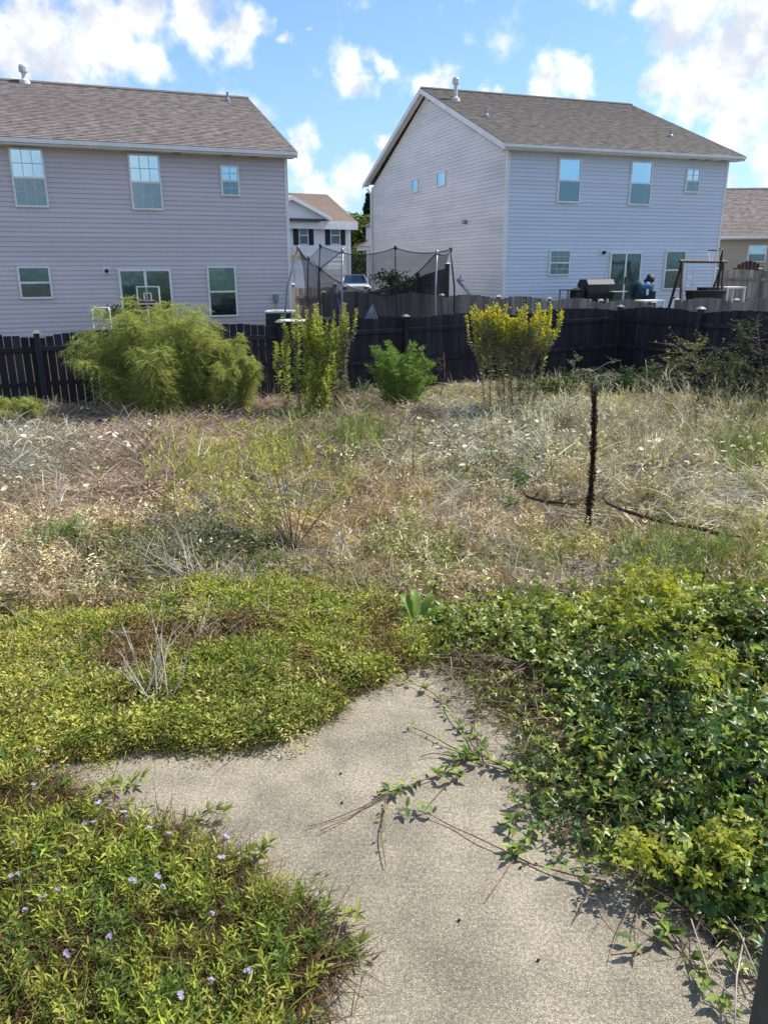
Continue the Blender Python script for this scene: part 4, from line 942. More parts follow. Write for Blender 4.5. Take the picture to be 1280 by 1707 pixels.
for r1, r2 in zip(rings, rings[1:]):
    for k in range(8): b.f.append([r1[k], r1[(k+1) % 8], r2[(k+1) % 8], r2[k]]); b.uv.append([(0, 0)]*4)
b.f.append(rings[0][::-1]); b.f.append(rings[-1]); b.uv += [[(0, 0)]*8]*2
b.build('body', 'car_white', CRR, smooth=False)
def cab(y0, y1, w0, w1, z0, z1):  return None
b = MB(FC); b.hexa([(-.70, .55, g1+.99), (.70, .55, g1+.99), (.72, 3.2, g1+.96), (-.72, 3.2, g1+.96)], [(-.52, 1.15, g1+1.42), (.52, 1.15, g1+1.42), (.52, 2.3, g1+1.42), (-.52, 2.3, g1+1.42)]); b.build('window', 'glass_screened', CRR)
b = MB(FC); b.box(-.53, .53, 1.14, 2.31, g1+1.421, g1+1.455)
for s_ in (-1, 1): b.tube([(s_*.71, .53, g1+.99), (s_*.53, 1.14, g1+1.43)], .035, 4); b.tube([(s_*.73, 3.2, g1+.96), (s_*.53, 2.3, g1+1.43)], .035, 4); b.tube([(s_*.73, 1.75, g1+.97), (s_*.53, 1.75, g1+1.43)], .03, 4)
b.build('car_roof', 'car_white', CRR)
for s_ in (-1, 1):
    for y_ in (.9, 3.6): MB(FC).tube([(s_*.72, y_, g1+.31), (s_*.905, y_, g1+.31)], .31, 16).build('wheel', 'tyre', CRR)
    MB(FC).box(s_*.62-.14, s_*.62+.14, -.02, .05, g1+.68, g1+.82).build('tail_light', 'cloth_red', CRR)

# ------------------------------------------------------------------ trees between the houses
def tree(x, Y_, ztop, rad, label, mat, name='tree', n=5200, leaf=.16, conical=False, zl=None):
    g1 = groundz(x, Y_); root = empty(name, (x, Y_, g1), label, 'tree'); H = ztop-g1
    b = MB(); b.tube([(x, Y_, g1-.1), (x+.1, Y_, g1+H*.5), (x, Y_, g1+H*.93)], [rad*.09, rad*.06, .02], 8)
    for k in range(14):
        t = random.uniform(0, 2*pi); zz_ = g1+H*random.uniform(.3, .8); r = rad*(.7 if not conical else .8*(1-(zz_-g1)/H))
        b.tube([(x, Y_, zz_), (x+cos(t)*r*.6, Y_+sin(t)*r*.6, zz_+r*.25), (x+cos(t)*r, Y_+sin(t)*r, zz_+r*.4*(0 if conical else 1))], [rad*.03, rad*.02, .01], 5)
    b.build('trunk', 'bark_brown', root)
    if conical:
        u = RNG.uniform(0, 1, n)**.7; zz_ = ztop-u*H*.9; lay = .75+.25*np.sin(u*55); r = rad*u*lay*np.sqrt(RNG.uniform(.2, 1, n)); t = RNG.uniform(0, 2*pi, n)
        C = np.stack([x+r*np.cos(t), Y_+r*np.sin(t), zz_-r*.15], 1)
    else:
        nc = 46; cd_ = rdir(nc, -.5, 1); cc = np.array([x, Y_, g1+H*.6])+cd_*np.array([rad*.75, rad*.75, H*.34])*RNG.uniform(.45, 1, (nc, 1)); cr = RNG.uniform(.16, .34, nc)*rad
        i = RNG.integers(0, nc, n); C = cc[i]+rdir(n)*(cr[i]*RNG.uniform(.4, 1, n)**.5)[:, None]
    V, F = g_leaves(C, rdir(n, -.8, .6), rdir(n), RNG.uniform(.7, 1.3, n)*leaf, leaf*.7); npmesh('crown', V, F, mat, root)
    return root
for (px, py, Y_, rad, lb, mt, cn, n, lf) in ((597, 362, 62, 3.2, 'olive green round tree between the far white house and the gable wall', 'tree_leaf', False, 7000, .28),
    (614, 322, 66, 2.4, 'tall dark spruce rising behind the corner of the gable wall', 'spruce_leaf', True, 7000, .26),
    (606, 405, 56, 1.8, 'lower bushy tree with pale leaves beside the little porch roof', 'tree_leaf', False, 4000, .2),
    (570, 352, 90, 4.5, 'distant green tree just above the end of the tan roof', 'tree_leaf', False, 4000, .35)):
    t_ = atY(px, py, Y_); tree(float(t_[0]), Y_, float(t_[2]), rad, lb, mt, n=n, leaf=lf, conical=cn)
# small dark shrub seen through the net
p = atY(660, 460, 24.9); g1 = groundz(p[0], p[1]); SH = empty('shrub', (p[0], p[1], g1), 'dark climbing shrub in front of the gable wall, seen through the trampoline net', 'shrub')
N = 420; d = rdir(N); B = np.array([p[0]-.1, p[1], p[2]-.1])+d*np.array([.7, .3, .35])*RNG.uniform(.1, 1, (N, 1)); V, F = g_leaves(B, rdir(N), rdir(N), .10, .07); npmesh('foliage', V, F, 'leaf_dark', SH)
MB().tube([(p[0], p[1], g1), (p[0]-.1, p[1], p[2])], .02).build('stem', 'bark_brown', SH)
# leaning timber against the gable
a = RP(762, 470, -1.2) if False else atY(762, 466, 26.4); c = atY(784, 492, 26.0); TMB = MB().tube([tuple(a), tuple(c)], .05, 4); b = TMB; b.tube([tuple(atY(768, 459, 26.3)), tuple(atY(764, 470, 26.3))], .025, 5); b.tube([tuple(atY(773, 467, 26.3)), tuple(atY(763, 468, 26.4))], .02, 5)
b.tube([tuple(c), tuple(atY(790, 520, 25.9))], .05, 4)
tag(b.build('leaning_post', 'steel', loc=tuple(c)), 'leaning grey timber with stubby branches in front of the gable wall', 'post')

# ================================================================== VEGETATION
def wpoly(px, z): return [tuple(onz(x, y, z)[:2]) for x, y in px]
P_CREEP = wpoly([(-500, 1100), (40, 1068), (190, 1035), (320, 1008), (440, 988), (560, 984), (640, 1000), (655, 1040), (700, 1085), (640, 1125), (600, 1146), (552, 1172), (500, 1206), (430, 1228), (330, 1234), (200, 1240), (130, 1248), (60, 1262), (-500, 1300)], .04)
P_MINT = wpoly([(-700, 1240), (40, 1250), (100, 1290), (140, 1335), (230, 1365), (320, 1385), (400, 1430), (450, 1480), (520, 1515), (540, 1560), (500, 1640), (470, 1720), (480, 2100), (-900, 2100)], .16)
P_VINE = wpoly([(690, 1020), (760, 1000), (900, 985), (1000, 990), (1280, 985), (1700, 975), (1900, 1500), (1400, 1560), (1260, 1500), (1130, 1440), (1080, 1380), (1035, 1320), (1000, 1260), (970, 1190), (930, 1120), (870, 1065), (780, 1060), (700, 1060)], .14)
P_VEDGE = wpoly([(650, 1010), (1000, 985), (1900, 975), (1900, 1640), (1330, 1680), (1200, 1560), (1090, 1480), (1020, 1430), (960, 1380), (890, 1300), (850, 1230), (800, 1170), (740, 1110), (660, 1085)], .04)
def mound(x, y):
    """height of the vine mass on the right"""
    m_ = smooth(x, .8, 3.0)*smooth(y, 2.7, 3.9)*(1-smooth(y, 4.9, 6.8))
    return .08 + .34*m_ + (.09*fnoise(x, y, 2.3, 3)+.06*fnoise(x, y, 5.5, 9))*(.45+m_)

def sample(poly, n, rng=RNG, wob=.05):
    P = np.array(poly); lo = P.min(0); hi = P.max(0); A = (hi-lo).prod(); out = []; k = 0
    while k < n:
        c = rng.uniform(lo, hi, (n*3, 2)); c = c[inpoly(c[:, 0]+wob*fnoise(c[:, 0], c[:, 1], 6, 1), c[:, 1]+(wob+.38*smooth(c[:, 1], 5.4, 6.4))*fnoise(c[:, 0], c[:, 1], 3, 2)+(wob+.25*smooth(c[:, 1], 5.4, 6.4))*rng.normal(0, .6, len(c)), poly)]; out.append(c); k += len(c)
    return np.concatenate(out)[:n]
def proto(name, g, mat): return npmesh(name, g[0], g[1], mat, link=False)
def euler(n, tilt=.25): return np.stack([RNG.normal(0, tilt, n), RNG.normal(0, tilt, n), RNG.uniform(0, 2*pi, n)], 1)

# --- dry field grass -------------------------------------------------
def grass_proto(n, r, h, lean, wd, droop, mat='grass_tinted', segs=3):
    a = RNG.uniform(0, 2*pi, n); rr = r*np.sqrt(RNG.uniform(0, 1, n)); B = np.stack([rr*np.cos(a), rr*np.sin(a), np.full(n, -.02)], 1)
    D = np.stack([np.cos(a)*lean+RNG.normal(0, lean*.6, n), np.sin(a)*lean+RNG.normal(0, lean*.6, n), np.ones(n)], 1)
    return proto('grass_clump', g_blades(B, D, h*RNG.uniform(.4, 1.1, n), wd*RNG.uniform(.6, 1.3, n), droop*RNG.uniform(.2, 1.5, n), segs), mat)
GP = [grass_proto(26, .09, .26, .4, .011, .4), grass_proto(26, .10, .23, .7, .011, .55), grass_proto(22, .07, .34, .3, .010, .25), grass_proto(28, .13, .17, 1.2, .012, .45)]
# tangled thatch: near-horizontal straws; and small leafy forbs
def thatch(n):
    B = RNG.normal(0, .10, (n, 3))*np.array([1, 1, .0])+np.array([0, 0, .02])+RNG.uniform(0, .1, (n, 1))*np.array([0, 0, 1]); return proto('thatch_clump', g_blades(B, rdir(n, -.1, .5), RNG.uniform(.12, .36, n), .010, .15, 3), 'grass_tinted')
GP += [thatch(32), thatch(32)]
def forb(n, h, lf):
    B = []; D = []
    for k in range(7):
        t = random.uniform(0, 2*pi); l = random.uniform(.1, .6)
        for j in range(n//7): f = random.uniform(.2, 1)*h; B.append((cos(t)*l*f, sin(t)*l*f, f)); D.append((random.gauss(0, 1), random.gauss(0, 1), random.uniform(0, .9)))
    N = len(B); V = g_leaves(np.array(B), np.array(D), rdir(N, .3, 1), lf*RNG.uniform(.6, 1.3, N), lf*.35); S_ = g_blades(np.zeros((7, 3)), rdir(7, .6, 1), h, .006, .1)
    return proto('forb_clump', join(V, S_), 'grass_tinted')
GP += [forb(42, .20, .055), forb(42, .32, .045)]
# fine twiggy seed stalks
def twiggy(n, h, wd_=.009):
    B = []; D = []; L = []
    for k in range(n):
        a = random.uniform(0, 2*pi); d = np.array([cos(a)*random.uniform(.05, .5), sin(a)*random.uniform(.05, .5), 1]); d /= np.linalg.norm(d); l = h*random.uniform(.6, 1.1); o = np.array([random.gauss(0, .05), random.gauss(0, .05), 0])
        B.append(o); D.append(d); L.append(l)
        for j in range(7):
            f = random.uniform(.35, 1); B.append(o+d*l*f); D.append(d+np.array([random.gauss(0, .6), random.gauss(0, .6), .1])); L.append(l*random.uniform(.12, .3))
    return proto('seed_stalk_clump', g_blades(np.array(B), np.array(D), np.array(L), .009, .12, 2), 'grass_tinted')
GP += [twiggy(9, .42), twiggy(8, .5)]
STRAW, BROWN, PINK, GREY, GREEN, YGREEN, DKGR, PALE = map(lambda c: np.array(c)*1.5, ((.34, .275, .175), (.20, .135, .085), (.31, .24, .215), (.30, .29, .265), (.12, .17, .05), (.28, .28, .08), (.06, .10, .035), (.46, .42, .31)))
# cx, cy, rx, ry, colour, weight, proto choices, height
PATCH = [(60, 750, 150, 55, GREY*.85, 4, (8, 9, 9, 2), 1.35), (200, 760, 90, 60, PINK*.9, 5, (8, 9, 9), 1.45), (330, 730, 90, 40, PINK, 2, (8, 9, 2), 1.1), (520, 705, 130, 40, PINK*.75, 5, (8, 9, 9), 1.35), (300, 705, 180, 22, PINK*.8, 4, (8, 9), 1.3),
 (370, 790, 110, 45, YGREEN, .6, (6, 7, 0), 1), (560, 745, 70, 30, GREEN, 1, (6, 7), 1.1), (650, 720, 60, 40, STRAW, 2, (0, 2), 1), (800, 740, 130, 60, GREY, 4, (8, 0, 2, 9), 1.1), (900, 730, 90, 45, GREY*.8+GREEN*.2, 4, (0, 2, 8), 1.45),
 (830, 800, 60, 22, DKGR, 4, (0, 1), .9), (1000, 672, 200, 22, YGREEN, 4, (6, 1, 3), .55), (850, 680, 100, 20, STRAW, 3, (1, 3, 4), .6), (680, 672, 100, 16, GREEN, 3, (1, 6), .6), (1130, 730, 170, 50, GREY*.7+STRAW*.3, 2, (8, 9, 0, 7), 1.1), (1190, 690, 120, 30, YGREEN*.6, 1.5, (6, 1), .6),
 (1150, 820, 120, 50, GREY, 3, (8, 9, 2), 1.2), (1230, 760, 60, 40, GREEN, .8, (6, 7), 1), (1150, 850, 150, 30, PALE, 3, (8, 5, 4), .8), (560, 900, 120, 40, PALE*.8, 2, (4, 5), .7), (70, 850, 120, 40, PINK*.6+STRAW*.4, 3, (8, 9, 4), 1), (60, 930, 170, 60, STRAW, 3, (4, 5, 1, 0), .8), (220, 870, 120, 40, STRAW, 2, (1, 4), .7),
 (310, 915, 120, 36, GREEN*.62, 9, (0, 1, 3), .8), (230, 950, 60, 30, GREEN*.6+BROWN*.4, 3, (0, 1), .9), (480, 960, 80, 24, DKGR*.6+BROWN*.4, 4, (0, 1, 4), .7), (600, 880, 160, 80, BROWN*.5+STRAW*.5, 3, (4, 5, 2, 8), .9), (720, 930, 70, 32, GREEN*.6+STRAW*.4, 4, (1, 0), 1.1), (900, 850, 260, 60, STRAW*.7+PINK*.3, 2.5, (4, 5, 8, 1), .8), (800, 880, 120, 50, GREY*.6+PINK*.4, 2, (4, 5, 9), .8),
 (880, 950, 110, 26, PINK*.5+STRAW*.6, 4, (4, 5), .5), (1060, 900, 200, 40, YGREEN*.7, 1.6, (6, 7, 1), .7), (930, 900, 100, 40, STRAW*.8+GREEN*.2, 2, (1, 4), .8), (1100, 950, 180, 26, GREEN, 1.5, (6, 7), .7), (700, 820, 150, 40, STRAW, 2, (4, 2, 5), .9), (950, 800, 120, 40, STRAW*.8+GREY*.2, 2, (4, 5, 1), .7),
 (500, 830, 60, 30, GREY, 2, (8, 4), .8), (100, 900, 40, 16, GREEN, 3, (6,), .8), (980, 960, 60, 20, GREY, 3, (8, 9), .7)]
def field_points(n, ymin=6.2, ymax=21.5):
    u = RNG.uniform(0, 1, n*2); y = ymin+(ymax-ymin)*u**1.15; x = RNG.uniform(-1, 1, n*2)*(y*.56+1.8)
    q = (x-FQ[0])*FN[0]+(y-FQ[1])*FN[1]; cxr = (x-corner[0])*rd[1]-(y-corner[1])*rd[0]
    k = (q < -.05) & (cxr > .05)
    return x[k][:n], y[k][:n]
fx, fy = field_points(15500)
keep = ~inpoly(fx, fy, P_VINE); keep &= ~((fy < 6.55+.35*fnoise(fx, fy, 1.5, 3)) & inpoly(fx, fy, P_CREEP)); fx, fy = fx[keep], fy[keep]
cpx, cpy = projv(np.stack([fx, fy, np.full(len(fx), .02)], 1))
clr = inpoly(cpx, cpy, [(985, 830), (1100, 862), (1250, 888), (1260, 950), (1100, 925), (960, 905)]) | inpoly(cpx, cpy, [(860, 820), (965, 845), (985, 905), (870, 885)])
keep = ~clr | (RNG.uniform(0, 1, len(fx)) < .25); fx, fy = fx[keep], fy[keep]
n = len(fx); ppx, ppy = projv(np.stack([fx, fy, np.full(n, .1)], 1))
wts = np.stack([np.full(n, .9)]+[p[5]*np.exp(-(((ppx-p[0])/p[2])**2+((ppy-p[1])/p[3])**2)*1.1) for p in PATCH], 1)
wts = wts/wts.sum(1, keepdims=True); cum = wts.cumsum(1); pick = (RNG.uniform(0, 1, (n, 1)) > cum).sum(1)
basec = [STRAW*.8, BROWN, STRAW*.6+GREEN*.4, PALE*.9, GREY*.8, YGREEN]
tint = np.zeros((n, 3)); idx = np.zeros(n, int); hs_ = np.ones(n)
for i in range(n):
    if pick[i] == 0: tint[i] = basec[RNG.choice(6, p=(.34, .19, .08, .20, .15, .04))]; idx[i] = RNG.choice((0, 1, 3, 4, 5, 6, 8, 4, 5)); hs_[i] = .85
    else:
        p = PATCH[pick[i]-1]; tint[i] = p[4]; idx[i] = p[6][RNG.integers(0, len(p[6]))]; hs_[i] = p[7]
tint *= RNG.uniform(.75, 1.45, (n, 1)); tint *= (1+.25*fnoise(fx, fy, 1.3, 5))[:, None]
hs_ *= (1+.45*fnoise(fx, fy, 1.5, 7))*np.where(ppy < 840, 1.35, 1.0)*(1-.55*smooth(fy, 14.5, 17.5)); tint *= (1+.30*fnoise(fx, fy, 3.5, 2))[:, None]; sc_x = 1; sc_ = RNG.uniform(.75, 1.25, n)
sc3 = np.stack([sc_*1.1, sc_*1.1, sc_*hs_], 1)
scatter('field_grass', np.stack([fx, fy, gz(fx, fy)], 1), euler(n, .22), sc3, idx, GP, tint, 'overgrown field of dry straw, grey and greenish weeds between the patio and the black fence', 'weeds')

# long pale straws, half fallen
def straws(n, mat='straw_pale'):
    B = RNG.normal(0, .09, (n, 3))*np.array([1, 1, 0])+np.array([0, 0, .02]); return proto('straw_clump', g_blades(B, rdir(n, .0, .95), RNG.uniform(.2, .55, n), RNG.uniform(.008, .014, n), .25, 4), mat)
leafmat('straw_pale', [(.48, .43, .34), (.34, .29, .22), (.58, .53, .44), (.27, .21, .165), (.42, .40, .37)], .25, .6, .2, vary=.3)
SP_ = [straws(11) for _ in range(5)]
u_ = (fnoise(fx, fy, 1.7, 9)+RNG.normal(0, .35, len(fx))) > .30; sx2, sy2 = fx[u_][:2600], fy[u_][:2600]; n = len(sx2)
scatter('dry_straws', np.stack([sx2, sy2, gz(sx2, sy2)], 1), euler(n, .3), np.ones((n, 3))*RNG.uniform(.6, 1.15, (n, 1)), RNG.integers(0, 5, n), SP_, None, 'long pale dry straws leaning and fallen all over the field', 'dry grass')

# --- creeping ground cover -------------------------------------------
def creep(n, r, h, lf):
    a = RNG.uniform(0, 2*pi, n); rr = r*np.sqrt(RNG.uniform(0, 1, n)); z = h*RNG.uniform(.1, 1, n)**.8
    B = np.stack([rr*np.cos(a), rr*np.sin(a), z], 1); D = np.stack([np.cos(a)+RNG.normal(0, .9, n), np.sin(a)+RNG.normal(0, .9, n), RNG.uniform(-.1, .9, n)], 1)
    Nm = rdir(n, .45, 1); V = g_leaves(B, D, Nm, lf*RNG.uniform(.6, 1.3, n), lf*.36)
    S_ = g_blades(B[:14]*np.array([1, 1, 0]), rdir(14, -.1, .5), .14, .004, .1, 2); return join(V, S_)
CP = [proto('creeper_clump', creep(n_, .11, h_, l_), 'leaf_tinted') for n_, h_, l_ in ((90, .07, .024), (90, .055, .021), (64, .12, .030), (56, .09, .037))]
xy = np.concatenate([sample(P_CREEP, 7000), sample(P_CREEP, 1300, wob=.16)]); xy = xy[xy[:, 0] > -7]; bare = fnoise(xy[:, 0], xy[:, 1], 1.6, 4) > .62; xy = xy[~bare | (RNG.uniform(0, 1, len(xy)) < .3)]
px_, py_ = projv(np.stack([xy[:, 0], xy[:, 1], np.full(len(xy), .06)], 1))
brn = sum(np.exp(-((px_-a)/c)**2-((py_-b_)/d)**2)*w__ for a, b_, c, d, w__ in ((300, 1075, 110, 22, 1.2), (210, 1110, 60, 25, .9), (420, 1060, 60, 22, .7), (505, 1115, 40, 22, 1.0), (590, 1160, 50, 22, .9), (640, 1060, 50, 60, .8), (40, 1200, 60, 40, .4), (150, 1030, 120, 18, .4)))
brn = brn+.95*np.maximum(0, fnoise(xy[:, 0], xy[:, 1], 3.2, 4)-.15)+RNG.normal(0, .12, len(xy)); kk = (brn < .55) | (RNG.uniform(0, 1, len(xy)) < .25); xy = xy[kk]; brn = brn[kk]
n = len(xy); z = np.maximum(gz(xy[:, 0], xy[:, 1]), 0)+.012
g1_ = fnoise(xy[:, 0], xy[:, 1], 1.4, 6); g2_ = RNG.uniform(0, 1, n)
ctint = np.array([.34, .37, .075])*(1+.3*g1_[:, None]) + np.array([.12, .06, .02])*smooth(xy[:, 0], -1.0, -3.5)[:, None]
ctint = np.where((g2_ < .22)[:, None], np.array([.14, .22, .035]), ctint); ctint = np.where((g2_ > .80)[:, None], np.array([.46, .42, .17]), ctint); ctint = np.where((brn+.25*g2_ > .6)[:, None], np.array([.24, .17, .07]), ctint)*RNG.uniform(.75, 1.25, (n, 1))
rise = .035*smooth(xy[:, 1], 4.4, 6)*(1+fnoise(xy[:, 0], xy[:, 1], 2.1, 2))+.035*fnoise(xy[:, 0], xy[:, 1], 6, 3)+.02; s_ = RNG.uniform(.65, 1.3, n)
scatter('ground_cover', np.stack([xy[:, 0], xy[:, 1], z+rise], 1), euler(n, .3), np.stack([s_, s_, s_*1.1], 1), RNG.integers(0, 4, n), CP, ctint, 'bright yellow-green creeping ground cover spreading over the top left edge of the concrete', 'ground cover')
xy3 = sample(P_CREEP, 900); xy3 = xy3[(RNG.uniform(0, 1, len(xy3)) < smooth(xy3[:, 1], 4.2, 6.4)*.9+.06)]; n = len(xy3)
scatter('straws_in_ground_cover', np.stack([xy3[:, 0], xy3[:, 1], np.full(n, .05)], 1), euler(n, .35), np.ones((n, 3))*RNG.uniform(.4, .85, (n, 1)), RNG.integers(0, 5, n), SP_, None, 'pale dry straws sticking up through the ground cover', 'dry grass')
# thatch below and between (brown stems)
TP = [proto('dead_stem_clump', g_blades(RNG.normal(0, .08, (40, 3))*np.array([1, 1, .15])+np.array([0, 0, .02]), rdir(40, -.1, .5), RNG.uniform(.08, .25, 40), .005, .1, 2), 'leaf_brown') for _ in range(3)]
xy = np.concatenate([sample(P_CREEP, 2200), sample(P_MINT, 2600)]); n = len(xy)
scatter('dead_stems', np.stack([xy[:, 0], xy[:, 1], np.maximum(gz(xy[:, 0], xy[:, 1]), 0)+.01], 1), euler(n, .3), np.ones((n, 3)), RNG.integers(0, 3, n), TP, None, 'brown dead stems matted under the green ground cover', 'dead stems')

# --- lance-leaved plants lower left ----------------------------------
def shoot(seed, n=9, L=.30, lf=.062, lean=.6):
    """stems with opposite lance leaves"""
    rg = np.random.default_rng(seed); B = []; D = []; Nn = []; SB = []; SD = []; SL_ = []
    for k in range(n):
        a = rg.uniform(0, 2*pi); le = rg.uniform(.15, lean*1.6); d = np.array([cos(a)*le, sin(a)*le, 1.0]); d /= np.linalg.norm(d); o = np.array([cos(a), sin(a), 0])*rg.uniform(0, .06); l = L*rg.uniform(.6, 1.15)
        SB.append(o); SD.append(d); SL_.append(l); m_ = 7; ph = rg.uniform(0, pi)
        for j in range(m_):
            f = (j+1.2)/(m_+.6); p = o+d*l*f+np.array([0, 0, -1])*l*.12*f*f
            for s_ in (0, pi):
                t = ph+s_+j*pi/2*1.0+rg.uniform(-.3, .3); u = np.array([cos(t), sin(t), 0]); u = u-d*(u@d); q = u+d*(.55+.5*f)
                B.append(p); D.append(q); Nn.append(d+rg.normal(0, .25, 3))
    N = len(B); V = g_leaves(np.array(B), np.array(D), np.array(Nn), lf*rg.uniform(.6, 1.2, N), lf*.22, .2, .18)
    return join(V, g_blades(np.array(SB), np.array(SD), np.array(SL_), .006, .12, 3))
MP = [proto('lance_leaf_clump', shoot(40+i, 9, .27, .05), 'leaf_tinted') for i in range(5)]
xy = sample(P_MINT, 2000); xy = xy[(xy[:, 0] > -4.2) & (xy[:, 1] > .9)]; thin = (fnoise(xy[:, 0], xy[:, 1], 2.6, 6)+.4*fnoise(xy[:, 0], xy[:, 1], 7, 3) > .25) & (RNG.uniform(0, 1, len(xy)) < .85); xy = xy[~thin]
n = len(xy); s_ = RNG.uniform(.55, 1.2, n)*(.9+.25*fnoise(xy[:, 0], xy[:, 1], 3.3, 5))
e_ = euler(n, .4)
mt = np.array([.28, .32, .055])*(1+.3*fnoise(xy[:, 0], xy[:, 1], 2.0, 1))[:, None]; u_ = RNG.uniform(0, 1, n)[:, None]; mt = np.where(u_ < .28, np.array([.11, .18, .04]), mt); mt = np.where(u_ > .80, np.array([.36, .34, .09]), mt)*RNG.uniform(.75, 1.3, (n, 1))
scatter('lance_leaf_plants', np.stack([xy[:, 0], xy[:, 1], np.full(n, .0)], 1), e_, np.stack([s_]*3, 1), RNG.integers(0, 5, n), MP, mt, 'mass of lance-leaved green plants sprawling over the lower left of the patio', 'plants')
# grey-green grass spikes among them
xy2 = sample(P_MINT, 260); n = len(xy2)
SPK = [proto('green_blade_clump', g_blades(RNG.normal(0, .03, (16, 3))*np.array([1, 1, 0]), rdir(16, .35, 1), RNG.uniform(.15, .36, 16), .008, .4, 4), 'lance_leaf') for _ in range(2)]
scatter('grass_blades', np.stack([xy2[:, 0], xy2[:, 1], np.full(n, .0)], 1), euler(n, .2), np.ones((n, 3)), RNG.integers(0, 2, n), SPK, None, 'thin grass blades growing among the lance-leaved plants', 'grass')

# --- vine mass right --------------------------------------------------
def trifol(seed, n=11, r=.13, lf=.07):
    """clusters of four to five broad leaflets"""
    rg = np.random.default_rng(seed); B = []; D = []; Nn = []; SB = []; SD = []; LL = []
    for k in range(n):
        c = np.array([rg.normal(0, r*.6), rg.normal(0, r*.6), rg.uniform(.0, .12)]); up = rdir(1, .55, 1, rg)[0]; a0 = rg.uniform(0, 2*pi); ax_ = np.cross(up, [1, 0, 0]); ax_ /= np.linalg.norm(ax_); ay_ = np.cross(up, ax_); s_ = rg.uniform(.7, 1.25)
        SB.append(c-up*.08); SD.append(up); m_ = rg.integers(3, 6)
        for j in range(m_):
            t = a0+(j-(m_-1)/2)*1.05; u = ax_*cos(t)+ay_*sin(t); B.append(c+u*.004); D.append(u+up*rg.uniform(-.25, .2)); Nn.append(up+rg.normal(0, .15, 3)); LL.append(lf*s_*(1.0 if abs(j-(m_-1)/2) < 1 else .75))
    LL = np.array(LL); V = g_leaves(np.array(B), np.array(D), np.array(Nn), LL, LL*.50, .16, .14)
    return join(V, g_blades(np.array(SB), np.array(SD), .085, .004, .0, 2))
VP = [proto('vine_clump', trifol(60+i, 11, .14, .052), 'vine_tinted') for i in range(6)]
def vtint(xy):
    n = len(xy); f_ = fnoise(xy[:, 0], xy[:, 1], 1.5, 2); back = smooth(xy[:, 1], 4.6, 6.2)[:, None]; u_ = RNG.uniform(0, 1, (n, 1))
    t = np.array([.045, .095, .018])*(1+.3*f_)[:, None]*(1-back)+np.array([.22, .26, .045])*back
    t = np.where(u_ < .36, np.array([.22, .28, .05]), t); t = np.where(u_ > .88, np.array([.36, .36, .10]), t); t = np.where((u_ > .84) & (u_ < .87), np.array([.16, .10, .05]), t)
    return t*RNG.uniform(.7, 1.35, (n, 1))
xy = sample(P_VINE, 5600); xy = xy[(xy[:, 0] < 6.5)]; n = len(xy); hz_ = mound(xy[:, 0], xy[:, 1]); lay = np.where(RNG.uniform(0, 1, n) < .5, RNG.uniform(.85, 1.15, n), RNG.uniform(.2, .85, n))
gap_ = (fnoise(xy[:, 0], xy[:, 1], 3.1, 8)+.5*fnoise(xy[:, 0], xy[:, 1], 8, 1) > .42) & (RNG.uniform(0, 1, n) < .8); k = ~gap_
# slope of the mound tips the clumps outwards
e = .08; gx_ = (mound(xy[:, 0]+e, xy[:, 1])-mound(xy[:, 0]-e, xy[:, 1]))/(2*e); gy_ = (mound(xy[:, 0], xy[:, 1]+e)-mound(xy[:, 0], xy[:, 1]-e))/(2*e)
ro = np.stack([np.arctan(gy_)*.8+RNG.normal(0, .3, n), -np.arctan(gx_)*.8+RNG.normal(0, .3, n), RNG.uniform(-.6, .6, n)+RNG.integers(0, 2, n)*pi*0], 1)
s_ = RNG.uniform(.75, 1.25, n)
scatter('vine_mass', np.stack([xy[:, 0], xy[:, 1], np.maximum(gz(xy[:, 0], xy[:, 1]), 0)*1+hz_*lay-.05], 1)[k], ro[k], np.stack([s_]*3, 1)[k], RNG.integers(0, 6, n)[k], VP, vtint(xy)[k], 'thick mass of glossy dark green vines mounded over the right side of the patio', 'vines')
# low outer edge of the vine mass
xy = sample(P_VEDGE, 1500); kk = ~inpoly(xy[:, 0], xy[:, 1], P_VINE) & (fnoise(xy[:, 0], xy[:, 1], 3.0, 2) > -.15); xy = np.concatenate([xy[kk][:420], sample(wpoly([(740, 1080), (920, 1060), (1000, 1150), (1000, 1260), (930, 1290), (850, 1200)], .02), 170), sample(wpoly([(860, 1250), (960, 1260), (1040, 1400), (1000, 1440), (900, 1400)], .02), 60)]); n = len(xy); s_ = RNG.uniform(.4, .8, n)
scatter('vine_fringe', np.stack([xy[:, 0], xy[:, 1], np.full(n, .02)], 1), euler(n, .25), np.stack([s_]*3, 1), RNG.integers(0, 6, n), VP, vtint(xy), 'loose leafy fringe of the vine mass creeping onto the concrete', 'vines')
VS = [proto('vine_stem_clump', g_blades(RNG.normal(0, .12, (34, 3))*np.array([1, 1, .1])+np.array([0, 0, .03]), rdir(34, -.12, .45), RNG.uniform(.10, .40, 34), .005, .35, 5), 'stem_litter') for _ in range(3)]
xy = np.concatenate([sample(P_VEDGE, 620), sample(wpoly([(760, 1075), (900, 1060), (1000, 1150), (1000, 1260), (930, 1290), (850, 1200)], .02), 70)]); n = len(xy)
scatter('vine_stems', np.stack([xy[:, 0], xy[:, 1], np.maximum(gz(xy[:, 0], xy[:, 1]), 0)+.01], 1), euler(n, .12), np.ones((n, 3))*RNG.uniform(.7, 1.3, (n, 1)), RNG.integers(0, 3, n), VS, None, 'tangle of thin brown vine stems and dead leaves under the vine mass', 'vine stems')
